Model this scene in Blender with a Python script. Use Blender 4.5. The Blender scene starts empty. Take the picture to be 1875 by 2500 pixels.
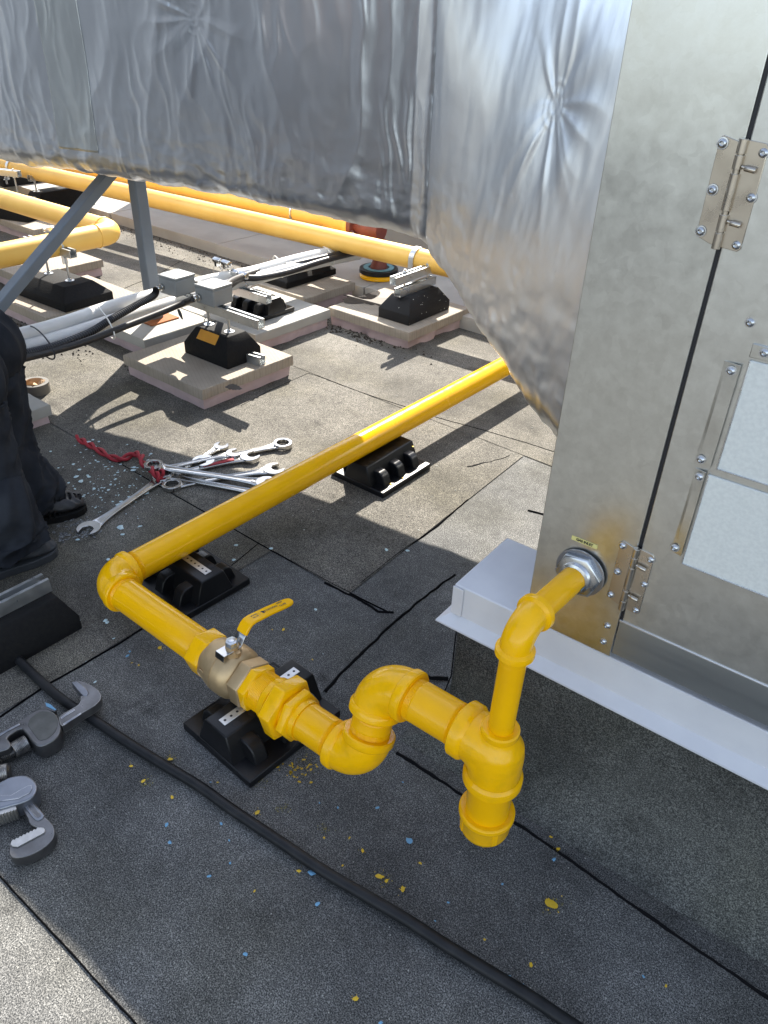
import bpy, bmesh, math, random
from mathutils import Vector, Matrix, noise, Quaternion
random.seed(7)
V = Vector
R_ = math.radians
scene = bpy.context.scene
C = scene.collection

# ------------------------------------------------------------------ camera
CAM = V((0, 0, 1.5))
AX = V((0.76760684, 0.37280338, -0.5213419))
AY = V((0.64023084, -0.40827252, 0.65070579))
AZ = V((0.02973575, -0.83326538, -0.552073))
FPX, SC = 1878.0, 1875 / 1659
cam_d = bpy.data.cameras.new('camera')
cam = bpy.data.objects.new('camera', cam_d); C.objects.link(cam)
right = V((AX.x, AY.x, AZ.x)); upv = -V((AX.y, AY.y, AZ.y)); back = -V((AX.z, AY.z, AZ.z))
m = Matrix((right, upv, back)).transposed().to_4x4(); m.translation = CAM
cam.matrix_world = m
cam_d.sensor_fit = 'HORIZONTAL'; cam_d.sensor_width = 36; cam_d.lens = 36 * FPX / 1875
cam_d.clip_start = 0.02; cam_d.clip_end = 3000
scene.camera = cam
scene.render.resolution_x = 768; scene.render.resolution_y = 1024

def ray(px, py):
    v = V((px * SC - 937.5, py * SC - 1250, FPX))
    return V((AX.dot(v), AY.dot(v), AZ.dot(v)))
def at(px, py, z=0.0):
    r = ray(px, py); return CAM + r * ((z - CAM.z) / r.z)
def aty(px, py, y):
    r = ray(px, py); return CAM + r * (y / r.y)

# ------------------------------------------------------------------ light
SUN = V((-0.68, 1.0, 1.0)).normalized()
w = bpy.data.worlds.new('World'); scene.world = w; w.use_nodes = True
nt = w.node_tree; bg = nt.nodes['Background']
sky = nt.nodes.new('ShaderNodeTexSky'); sky.sky_type = 'NISHITA'; sky.sun_disc = False
sky.sun_elevation = math.asin(SUN.z); sky.sun_rotation = math.atan2(SUN.x, SUN.y)
sky.air_density = 1.0; sky.dust_density = 0.6; sky.ozone_density = 1.0
hs = nt.nodes.new('ShaderNodeHueSaturation'); hs.inputs['Saturation'].default_value = .62
nt.links.new(sky.outputs[0], hs.inputs['Color']); nt.links.new(hs.outputs[0], bg.inputs[0]); bg.inputs[1].default_value = 0.128
sl = bpy.data.lights.new('sun', 'SUN'); sl.energy = 5.0; sl.angle = R_(0.55); sl.color = (1.0, 0.93, 0.82)
so = bpy.data.objects.new('sun', sl); C.objects.link(so)
so.rotation_euler = SUN.to_track_quat('Z', 'Y').to_euler(); so.location = SUN * 20
vs = scene.view_settings
vs.view_transform = 'Standard'; vs.look = 'None'; vs.gamma = 1; vs.exposure = 1.55; vs.use_curve_mapping = False

# ------------------------------------------------------------------ materials
def mat(name, color, rough=0.5, metal=0.0, coat=0.0, spec=0.5, noise_c=None, nscale=10, ndetail=4, namt=0.5,
        bump=0.0, bscale=50, bdist=0.002, rvar=0.0, stretch=None, lo=0.35, hi=0.65):
    mt = bpy.data.materials.new(name); mt.use_nodes = True
    n = mt.node_tree.nodes; l = mt.node_tree.links; p = n['Principled BSDF']
    p.inputs['Base Color'].default_value = (*color, 1); p.inputs['Roughness'].default_value = rough
    p.inputs['Metallic'].default_value = metal; p.inputs['Coat Weight'].default_value = coat
    p.inputs['Coat Roughness'].default_value = 0.12
    p.inputs['Specular IOR Level'].default_value = spec
    tc = n.new('ShaderNodeTexCoord'); src = tc.outputs['Object']
    if stretch:
        mp = n.new('ShaderNodeMapping'); mp.inputs['Scale'].default_value = stretch
        l.new(src, mp.inputs[0]); src = mp.outputs[0]
    if noise_c is not None:
        t = n.new('ShaderNodeTexNoise'); t.inputs['Scale'].default_value = nscale; t.inputs['Detail'].default_value = ndetail
        l.new(src, t.inputs['Vector'])
        r = n.new('ShaderNodeMapRange'); r.inputs[1].default_value = lo; r.inputs[2].default_value = hi
        r.inputs[4].default_value = namt; l.new(t.outputs[0], r.inputs[0])
        mx = n.new('ShaderNodeMix'); mx.data_type = 'RGBA'
        mx.inputs[6].default_value = (*color, 1); mx.inputs[7].default_value = (*noise_c, 1)
        l.new(r.outputs[0], mx.inputs[0]); l.new(mx.outputs[2], p.inputs['Base Color'])
    if rvar:
        t = n.new('ShaderNodeTexNoise'); t.inputs['Scale'].default_value = nscale * 1.7; t.inputs['Detail'].default_value = 5
        l.new(src, t.inputs['Vector'])
        r = n.new('ShaderNodeMapRange'); r.inputs[1].default_value = .3; r.inputs[2].default_value = .7
        r.inputs[3].default_value = max(0.02, rough - rvar); r.inputs[4].default_value = rough + rvar
        l.new(t.outputs[0], r.inputs[0]); l.new(r.outputs[0], p.inputs['Roughness'])
    if bump:
        t = n.new('ShaderNodeTexNoise'); t.inputs['Scale'].default_value = bscale; t.inputs['Detail'].default_value = 4
        l.new(src, t.inputs['Vector'])
        b = n.new('ShaderNodeBump'); b.inputs['Strength'].default_value = bump; b.inputs['Distance'].default_value = bdist
        l.new(t.outputs[0], b.inputs['Height']); l.new(b.outputs[0], p.inputs['Normal'])
    return mt

def roofing(name, dark, light, tint, wall=False):
    """mineral-surfaced cap sheet: dark binder, pale granules, broad stains"""
    mt = bpy.data.materials.new(name); mt.use_nodes = True
    n = mt.node_tree.nodes; l = mt.node_tree.links; p = n['Principled BSDF']
    tc = n.new('ShaderNodeTexCoord')
    a = n.new('ShaderNodeTexNoise'); a.inputs['Scale'].default_value = 390; a.inputs['Detail'].default_value = 2.5; a.inputs['Roughness'].default_value = .6
    l.new(tc.outputs['Object'], a.inputs['Vector'])
    ra = n.new('ShaderNodeValToRGB'); e = ra.color_ramp.elements
    e[0].position = .36; e[0].color = (*dark, 1); e[1].position = .66; e[1].color = (*light, 1)
    k = e.new(.50); k.color = tuple((dark[i] * .55 + light[i] * .45) * .78 for i in range(3)) + (1,)
    l.new(a.outputs[0], ra.inputs[0])
    v = n.new('ShaderNodeTexVoronoi'); v.inputs['Scale'].default_value = 480; l.new(tc.outputs['Object'], v.inputs['Vector'])
    sep = n.new('ShaderNodeSeparateColor'); l.new(v.outputs['Color'], sep.inputs[0])
    rv = n.new('ShaderNodeMapRange'); rv.inputs[1].default_value = .86; rv.inputs[2].default_value = .9; rv.inputs[4].default_value = .38
    l.new(sep.outputs[0], rv.inputs[0])
    mg = n.new('ShaderNodeMix'); mg.data_type = 'RGBA'; mg.inputs[7].default_value = (*[min(1, c * 1.7) for c in light], 1)
    l.new(rv.outputs[0], mg.inputs[0]); l.new(ra.outputs[0], mg.inputs[6])
    b = n.new('ShaderNodeTexNoise'); b.inputs['Scale'].default_value = 2.1; b.inputs['Detail'].default_value = 5; b.inputs['Roughness'].default_value = .55
    l.new(tc.outputs['Object'], b.inputs['Vector'])
    rb = n.new('ShaderNodeMapRange'); rb.inputs[1].default_value = .36; rb.inputs[2].default_value = .62; rb.inputs[3].default_value = .58; rb.inputs[4].default_value = 1.18
    l.new(b.outputs[0], rb.inputs[0])
    mm = n.new('ShaderNodeVectorMath'); mm.operation = 'SCALE'
    l.new(mg.outputs[2], mm.inputs[0]); l.new(rb.outputs[0], mm.inputs['Scale'])
    bald = n.new('ShaderNodeTexNoise'); bald.inputs['Scale'].default_value = 6.5; bald.inputs['Detail'].default_value = 9; bald.inputs['Roughness'].default_value = .62
    l.new(tc.outputs['Object'], bald.inputs['Vector'])
    rbd = n.new('ShaderNodeMapRange'); rbd.inputs[1].default_value = .60; rbd.inputs[2].default_value = .74; rbd.inputs[3].default_value = 1; rbd.inputs[4].default_value = .45; l.new(bald.outputs[0], rbd.inputs[0])
    mid = n.new('ShaderNodeTexNoise'); mid.inputs['Scale'].default_value = 28; mid.inputs['Detail'].default_value = 4; l.new(tc.outputs['Object'], mid.inputs['Vector'])
    rmd = n.new('ShaderNodeMapRange'); rmd.inputs[1].default_value = .3; rmd.inputs[2].default_value = .7; rmd.inputs[3].default_value = .86; rmd.inputs[4].default_value = 1.12; l.new(mid.outputs[0], rmd.inputs[0])
    p1 = n.new('ShaderNodeMath'); p1.operation = 'MULTIPLY'; l.new(rbd.outputs[0], p1.inputs[0]); l.new(rmd.outputs[0], p1.inputs[1])
    p2 = n.new('ShaderNodeMath'); p2.operation = 'MULTIPLY'; l.new(p1.outputs[0], p2.inputs[0]); l.new(rb.outputs[0], p2.inputs[1]); l.new(p2.outputs[0], mm.inputs['Scale'])
    c = n.new('ShaderNodeTexNoise'); c.inputs['Scale'].default_value = 2.3; c.inputs['Detail'].default_value = 6
    mp = n.new('ShaderNodeMapping'); mp.inputs['Location'].default_value = (3.1, 7.7, 0); l.new(tc.outputs['Object'], mp.inputs[0]); l.new(mp.outputs[0], c.inputs['Vector'])
    rc = n.new('ShaderNodeMapRange'); rc.inputs[1].default_value = .48; rc.inputs[2].default_value = .68; rc.inputs[4].default_value = .7
    l.new(c.outputs[0], rc.inputs[0])
    mt2 = n.new('ShaderNodeMix'); mt2.data_type = 'RGBA'; mt2.blend_type = 'MULTIPLY'; mt2.inputs[7].default_value = (*tint, 1)
    l.new(rc.outputs[0], mt2.inputs[0]); l.new(mm.outputs[0], mt2.inputs[6])
    l.new(mt2.outputs[2], p.inputs['Base Color'])
    p.inputs['Roughness'].default_value = .88; p.inputs['Specular IOR Level'].default_value = .3
    bp = n.new('ShaderNodeBump'); bp.inputs['Strength'].default_value = .55; bp.inputs['Distance'].default_value = .0012
    l.new(a.outputs[0], bp.inputs['Height']); l.new(bp.outputs[0], p.inputs['Normal'])
    return mt

def foil_mat(name, color, rough, brush=0.0):
    mt = mat(name, color, rough, 1.0)
    n = mt.node_tree.nodes; l = mt.node_tree.links; p = n['Principled BSDF']
    tc = n.new('ShaderNodeTexCoord')
    t = n.new('ShaderNodeTexNoise'); t.noise_type = 'RIDGED_MULTIFRACTAL'; t.normalize = True; t.inputs['Scale'].default_value = 5; t.inputs['Detail'].default_value = 5; t.inputs['Distortion'].default_value = .6
    mp = n.new('ShaderNodeMapping'); mp.inputs['Scale'].default_value = (1.6, 1.6, .55); l.new(tc.outputs['Object'], mp.inputs[0]); l.new(mp.outputs[0], t.inputs['Vector'])
    t2 = n.new('ShaderNodeTexNoise'); t2.inputs['Scale'].default_value = 160; t2.inputs['Detail'].default_value = 3
    mp2 = n.new('ShaderNodeMapping'); mp2.inputs['Scale'].default_value = (1, 1, .05); l.new(tc.outputs['Object'], mp2.inputs[0]); l.new(mp2.outputs[0], t2.inputs['Vector'])
    b = n.new('ShaderNodeBump'); b.inputs['Strength'].default_value = .35; b.inputs['Distance'].default_value = .004; l.new(t.outputs[0], b.inputs['Height'])
    b2 = n.new('ShaderNodeBump'); b2.inputs['Strength'].default_value = .25 + brush; b2.inputs['Distance'].default_value = .0005
    l.new(t2.outputs[0], b2.inputs['Height']); l.new(b.outputs[0], b2.inputs['Normal']); l.new(b2.outputs[0], p.inputs['Normal'])
    return mt

def galv(name, color, rough, spangle=22, amt=.12, stretch=(1, 1, 1)):
    mt = mat(name, color, rough, 1.0)
    n = mt.node_tree.nodes; l = mt.node_tree.links; p = n['Principled BSDF']
    tc = n.new('ShaderNodeTexCoord'); mp = n.new('ShaderNodeMapping'); mp.inputs['Scale'].default_value = stretch
    l.new(tc.outputs['Object'], mp.inputs[0])
    nz = n.new('ShaderNodeTexNoise'); nz.inputs['Scale'].default_value = 30; nz.inputs['Detail'].default_value = 3; l.new(mp.outputs[0], nz.inputs['Vector'])
    ad = n.new('ShaderNodeMix'); ad.data_type = 'VECTOR'; ad.inputs[0].default_value = .04
    l.new(mp.outputs[0], ad.inputs[4]); l.new(nz.outputs['Color'], ad.inputs[5])
    v = n.new('ShaderNodeTexVoronoi'); v.inputs['Scale'].default_value = spangle * 3; v.inputs['Randomness'].default_value = 1; l.new(ad.outputs[1], v.inputs['Vector'])
    sc = n.new('ShaderNodeSeparateColor'); l.new(v.outputs['Color'], sc.inputs[0])
    cl = n.new('ShaderNodeTexNoise'); cl.inputs['Scale'].default_value = 34; cl.inputs['Detail'].default_value = 9; cl.inputs['Roughness'].default_value = .68; l.new(mp.outputs[0], cl.inputs['Vector'])
    mu = n.new('ShaderNodeMath'); mu.operation = 'MULTIPLY_ADD'; mu.inputs[1].default_value = .16
    l.new(sc.outputs[0], mu.inputs[0]); l.new(cl.outputs[0], mu.inputs[2])
    r = n.new('ShaderNodeMapRange'); r.inputs[1].default_value = .1; r.inputs[2].default_value = 1.2; r.inputs[3].default_value = 1 - amt * 1.6; r.inputs[4].default_value = 1 + amt
    l.new(mu.outputs[0], r.inputs[0])
    s = n.new('ShaderNodeVectorMath'); s.operation = 'SCALE'; s.inputs[0].default_value = color
    l.new(r.outputs[0], s.inputs['Scale']); l.new(s.outputs[0], p.inputs['Base Color'])
    r2 = n.new('ShaderNodeMapRange'); r2.inputs[1].default_value = .1; r2.inputs[2].default_value = 1.2; r2.inputs[3].default_value = rough - .06; r2.inputs[4].default_value = rough + .1
    l.new(mu.outputs[0], r2.inputs[0]); l.new(r2.outputs[0], p.inputs['Roughness'])
    # broad dents
    d = n.new('ShaderNodeTexNoise'); d.inputs['Scale'].default_value = 4; d.inputs['Detail'].default_value = 2; l.new(mp.outputs[0], d.inputs['Vector'])
    b = n.new('ShaderNodeBump'); b.inputs['Strength'].default_value = .3; b.inputs['Distance'].default_value = .01; l.new(d.outputs[0], b.inputs['Height'])
    b2 = n.new('ShaderNodeBump'); b2.inputs['Strength'].default_value = .05; b2.inputs['Distance'].default_value = .0006; l.new(nz.outputs[0], b2.inputs['Height'])
    l.new(b.outputs[0], p.inputs['Normal'])
    return mt

M = {}
M['roof'] = roofing('roofing_felt', (.020, .023, .027), (.27, .268, .258), (.80, .78, .70))
M['roof_b'] = roofing('roofing_felt_brown', (.024, .023, .021), (.265, .248, .215), (.80, .78, .66))
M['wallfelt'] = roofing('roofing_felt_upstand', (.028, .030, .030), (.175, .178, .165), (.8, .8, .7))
M['bitumen'] = mat('bitumen', (.004, .004, .005), .8, spec=.12, bump=.5, bscale=120, bdist=.002)
M['yellow'] = mat('yellow_gloss_paint', (.97, .505, .001), .20, coat=.08, spec=.28, noise_c=(.84, .42, .002), nscale=11, namt=.45, bump=.22, bscale=55, bdist=.0018, rvar=.08)
M['yellow_thick'] = mat('yellow_brushed_paint', (.97, .51, .001), .19, coat=.1, spec=.30, noise_c=(.78, .42, .004), nscale=34, namt=.6, lo=.48, hi=.72, bump=.6, bscale=70, bdist=.0016, rvar=.08)
M['yellow_old'] = mat('yellow_weathered_paint', (.86, .53, .12), .42, noise_c=(.78, .43, .07), nscale=5, namt=.6, bump=.05, bscale=70, rvar=.06)
M['brass'] = mat('brass', (.60, .44, .25), .46, .75, noise_c=(.46, .33, .18), nscale=30, bump=.22, bscale=300, bdist=.0006)
M['chrome'] = mat('chrome', (.56, .56, .555), .16, 1.0, noise_c=(.36, .35, .335), nscale=25, rvar=.04)
M['zinc'] = mat('zinc_plate', (.62, .64, .66), .3, 1.0, noise_c=(.45, .47, .5), nscale=40, rvar=.08)
M['strut'] = mat('galvanised_strut', (.58, .60, .61), .34, .9, noise_c=(.44, .455, .46), nscale=20, rvar=.08)
M['strip'] = mat('steel_strip', (.70, .71, .72), .36, .9, noise_c=(.6, .6, .6), nscale=50)
M['blackplastic'] = mat('black_plastic', (.0045, .005, .0065), .36, spec=.35, bump=.05, bscale=90, rvar=.08, nscale=12, noise_c=(.010, .010, .011), namt=.6)
M['rubber'] = mat('black_rubber', (.006, .006, .007), .75, noise_c=(.013, .013, .012), nscale=90, bump=.6, bscale=160, bdist=.002, spec=.2)
def speckled_rubber():
    mt = mat('speckled_rubber', (.013, .013, .014), .72, bump=.6, bscale=160, bdist=.002, spec=.3)
    n = mt.node_tree.nodes; l = mt.node_tree.links; p = n['Principled BSDF']
    tc = n.new('ShaderNodeTexCoord'); v = n.new('ShaderNodeTexVoronoi'); v.inputs['Scale'].default_value = 95
    l.new(tc.outputs['Object'], v.inputs['Vector']); s = n.new('ShaderNodeSeparateColor'); l.new(v.outputs['Color'], s.inputs[0])
    r = n.new('ShaderNodeMath'); r.operation = 'GREATER_THAN'; r.inputs[1].default_value = .93; l.new(s.outputs[0], r.inputs[0])
    d = n.new('ShaderNodeMath'); d.operation = 'LESS_THAN'; d.inputs[1].default_value = .26; l.new(v.outputs['Distance'], d.inputs[0])
    q = n.new('ShaderNodeMath'); q.operation = 'MULTIPLY'; l.new(r.outputs[0], q.inputs[0]); l.new(d.outputs[0], q.inputs[1])
    mx = n.new('ShaderNodeMix'); mx.data_type = 'RGBA'; mx.inputs[6].default_value = (.013, .013, .014, 1); mx.inputs[7].default_value = (.45, .45, .42, 1)
    l.new(q.outputs[0], mx.inputs[0]); l.new(mx.outputs[2], p.inputs['Base Color'])
    return mt
M['speckled'] = speckled_rubber()
M['cable'] = mat('black_cable_sheath', (.018, .018, .02), .42, bump=.05, bscale=60)
M['hose'] = mat('black_hose', (.006, .007, .009), .5, spec=.35, bump=.25, bscale=150, bdist=.0008, noise_c=(.022, .022, .023), nscale=30)
M['whitepipe'] = mat('white_insulation_sleeve', (.62, .62, .605), .38, noise_c=(.50, .50, .49), nscale=9, bump=.12, bscale=25, bdist=.004)
M['tie'] = mat('cable_tie_white', (.75, .74, .68), .4)
M['greybox'] = mat('grey_enclosure', (.25, .26, .26), .45, noise_c=(.21, .22, .22), nscale=12)
M['greypaint'] = mat('grey_painted_steel', (.15, .175, .205), .5, noise_c=(.12, .14, .16), nscale=9, bump=.1, bscale=80, rvar=.08)
M['foam'] = mat('pink_foam_board', (.52, .40, .40), .85, noise_c=(.36, .28, .27), nscale=14, bump=.4, bscale=45, bdist=.006)
M['whitemetal'] = mat('white_coated_metal', (.68, .69, .72), .38, noise_c=(.58, .59, .63), nscale=10, namt=.7, ndetail=7, rvar=.08, bump=.03, bscale=12, bdist=.01)
M['sheet'] = galv('galvanised_sheet', (.66, .675, .655), .31, amt=.17)
M['door_sheet'] = galv('galvanised_door_sheet', (.66, .67, .65), .36, amt=.16)
M['rail_sheet'] = mat('brushed_rail', (.44, .47, .48), .36, .95, noise_c=(.36, .38, .4), nscale=18, stretch=(.15, 1, 1), rvar=.05)
M['hinge'] = mat('stainless_hinge', (.58, .53, .46), .30, 1.0, noise_c=(.46, .42, .36), nscale=18, rvar=.06)
M['darkgap'] = mat('gap_black', (.01, .011, .016), .5)  # near-black fill stands for shade in the door gap and holes
M['panelglass'] = mat('frosted_panel', (.78, .81, .79), .5, .2, noise_c=(.64, .67, .66), nscale=160, ndetail=3, bump=.35, bscale=240, bdist=.001)
M['foil'] = foil_mat('aluminium_foil_wrap', (.63, .665, .72), .32)
M['foiltape'] = foil_mat('aluminium_tape', (.60, .64, .66), .33)
M['label'] = mat('yellow_sticker', (.70, .64, .25), .5)
M['ink'] = mat('black_ink', (.02, .02, .02), .6)
M['orange'] = mat('orange_sticker', (.60, .27, .02), .55, noise_c=(.52, .22, .02), nscale=30)
M['red'] = mat('red_cord', (.34, .018, .03), .7, bump=.4, bscale=240, bdist=.0015)
M['redpaint'] = mat('red_oxide_casting', (.19, .045, .032), .6, noise_c=(.10, .035, .03), nscale=25, bump=.3, bscale=60)
M['gasket'] = mat('blue_gasket', (.10, .26, .30), .6, noise_c=(.2, .35, .38), nscale=30)
M['rust'] = mat('rusty_plate', (.36, .11, .025), .85, noise_c=(.18, .07, .03), nscale=30, bump=.4, bscale=90)
M['denim'] = mat('black_work_denim', (.013, .015, .020), .85, noise_c=(.036, .040, .048), nscale=14, ndetail=8, bump=.5, bscale=420, bdist=.0008, spec=.2)
M['boot'] = mat('black_boot_leather', (.016, .016, .018), .5, noise_c=(.045, .046, .048), nscale=22, ndetail=8, bump=.3, bscale=90)
M['bootgrey'] = mat('scuffed_boot_leather', (.045, .05, .056), .7, noise_c=(.02, .022, .026), nscale=18, ndetail=8, bump=.5, bscale=70, bdist=.003)
M['skin'] = mat('skin', (.45, .27, .19), .5)
M['hair'] = mat('dark_hair', (.03, .02, .015), .6, bump=.6, bscale=200)
M['jacket'] = mat('dark_jacket', (.02, .022, .028), .8, noise_c=(.03, .03, .035), nscale=20)
def edge_wear(mt, col, rad=.004, lo=.02, hi=.16):
    n = mt.node_tree.nodes; l = mt.node_tree.links; p = n['Principled BSDF']
    bv = n.new('ShaderNodeBevel'); bv.inputs['Radius'].default_value = rad; bv.samples = 6
    ge = n.new('ShaderNodeNewGeometry'); dt = n.new('ShaderNodeVectorMath'); dt.operation = 'DOT_PRODUCT'
    l.new(bv.outputs[0], dt.inputs[0]); l.new(ge.outputs['Normal'], dt.inputs[1])
    r = n.new('ShaderNodeMapRange'); r.inputs[1].default_value = 1 - lo; r.inputs[2].default_value = 1 - hi; l.new(dt.outputs['Value'], r.inputs[0])
    nz = n.new('ShaderNodeTexNoise'); nz.inputs['Scale'].default_value = 45; nz.inputs['Detail'].default_value = 5
    tc = n.new('ShaderNodeTexCoord'); l.new(tc.outputs['Object'], nz.inputs['Vector'])
    r2 = n.new('ShaderNodeMapRange'); r2.inputs[1].default_value = .35; r2.inputs[2].default_value = .6; l.new(nz.outputs[0], r2.inputs[0])
    mu = n.new('ShaderNodeMath'); mu.operation = 'MULTIPLY'; l.new(r.outputs[0], mu.inputs[0]); l.new(r2.outputs[0], mu.inputs[1])
    mx = n.new('ShaderNodeMix'); mx.data_type = 'RGBA'; mx.inputs[7].default_value = (*col, 1)
    l.new(mu.outputs[0], mx.inputs[0]); l.new(p.inputs['Base Color'].links[0].from_socket, mx.inputs[6]); l.new(mx.outputs[2], p.inputs['Base Color'])
M['castiron'] = mat('worn_steel_casting', (.20, .20, .205), .36, .85, noise_c=(.07, .066, .062), nscale=20, ndetail=8, bump=.3, bscale=130, bdist=.0012, rvar=.1)
M['castlight'] = mat('worn_aluminium_casting', (.27, .285, .32), .38, .85, noise_c=(.15, .16, .185), nscale=16, ndetail=8, bump=.3, bscale=130, bdist=.0012, rvar=.1)
edge_wear(M['castiron'], (.62, .60, .57)); edge_wear(M['castlight'], (.75, .75, .76))
M['castdark'] = mat('grimy_casting', (.10, .102, .095), .45, .7, noise_c=(.17, .17, .165), nscale=35, ndetail=9, bump=.3, bscale=110, bdist=.001)
M['jawsteel'] = mat('bright_worn_jaw', (.55, .54, .52), .4, .95, noise_c=(.38, .37, .35), nscale=60)
M['bluepaint'] = mat('dried_blue_paint', (.16, .36, .55), .6, bump=.4, bscale=200)
M['whitechip'] = mat('pale_paint_chip', (.55, .68, .70), .6, noise_c=(.45, .62, .68), nscale=60)
M['yellowspot'] = mat('dried_yellow_paint', (.72, .46, .02), .55, noise_c=(.5, .36, .03), nscale=120, bump=.5, bscale=250)
M['yellowfaint'] = mat('thin_yellow_overspray', (.26, .22, .05), .8, noise_c=(.10, .10, .05), nscale=200, lo=.45, hi=.55, namt=1)
M['dust'] = mat('pale_dust', (.30, .31, .31), .9, noise_c=(.07, .075, .08), nscale=220, lo=.42, hi=.55, namt=1)
M['dirt'] = mat('dark_debris', (.035, .028, .022), .9, noise_c=(.07, .055, .04), nscale=60, bump=.6, bscale=90)
M['cardboard'] = mat('cardboard_core', (.50, .34, .20), .8, noise_c=(.40, .27, .16), nscale=30)
M['ducttape'] = mat('silver_duct_tape', (.20, .19, .175), .45, .3, noise_c=(.12, .115, .105), nscale=20, stretch=(1, 1, .2))
M['concrete_k'] = mat('kerb_concrete', (.40, .38, .345), .85, noise_c=(.31, .29, .26), nscale=7, ndetail=8, bump=.3, bscale=90, bdist=.002)
M['blocker'] = mat('shade_wall_grey', (.30, .29, .27), .85, noise_c=(.24, .23, .21), nscale=3)  # for the added wall that shades the walkway
def paver_mat(name, color, color2, cross=True):
    mt = mat(name, color, .85, noise_c=color2, nscale=9, ndetail=8, bump=.25, bscale=160, bdist=.0015)
    if cross:
        n = mt.node_tree.nodes; l = mt.node_tree.links; p = n['Principled BSDF']
        tc = n.new('ShaderNodeTexCoord')
        mp = n.new('ShaderNodeMapping'); mp.inputs['Rotation'].default_value = (0, 0, R_(28)); l.new(tc.outputs['Object'], mp.inputs[0])
        def lines(axis):
            wv = n.new('ShaderNodeTexWave'); wv.bands_direction = axis; wv.inputs['Scale'].default_value = 19; wv.inputs['Distortion'].default_value = .12
            l.new(mp.outputs[0], wv.inputs['Vector'])
            r = n.new('ShaderNodeMapRange'); r.inputs[1].default_value = 0.0; r.inputs[2].default_value = .12; l.new(wv.outputs['Fac'], r.inputs[0]); return r
        a, b = lines('X'), lines('Y')
        mn = n.new('ShaderNodeMath'); mn.operation = 'MINIMUM'; l.new(a.outputs[0], mn.inputs[0]); l.new(b.outputs[0], mn.inputs[1])
        bm = n.new('ShaderNodeBump'); bm.inputs['Strength'].default_value = .5; bm.inputs['Distance'].default_value = .0018
        l.new(mn.outputs[0], bm.inputs['Height'])
        old = p.inputs['Normal'].links[0].from_socket; l.new(old, bm.inputs['Normal']); l.new(bm.outputs[0], p.inputs['Normal'])
        oldc = p.inputs['Base Color'].links[0].from_socket
        mx = n.new('ShaderNodeMix'); mx.data_type = 'RGBA'; mx.blend_type = 'MULTIPLY'; mx.inputs[0].default_value = 1
        cr = n.new('ShaderNodeMapRange'); cr.inputs[3].default_value = .86; cr.inputs[4].default_value = 1; l.new(mn.outputs[0], cr.inputs[0])
        l.new(oldc, mx.inputs[6]); l.new(cr.outputs[0], mx.inputs[7]); l.new(mx.outputs[2], p.inputs['Base Color'])
    return mt
M['paver'] = paver_mat('patterned_paver', (.36, .31, .25), (.26, .225, .18))
M['paver_plain'] = paver_mat('plain_paver', (.38, .365, .33), (.30, .285, .255), False)

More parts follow.
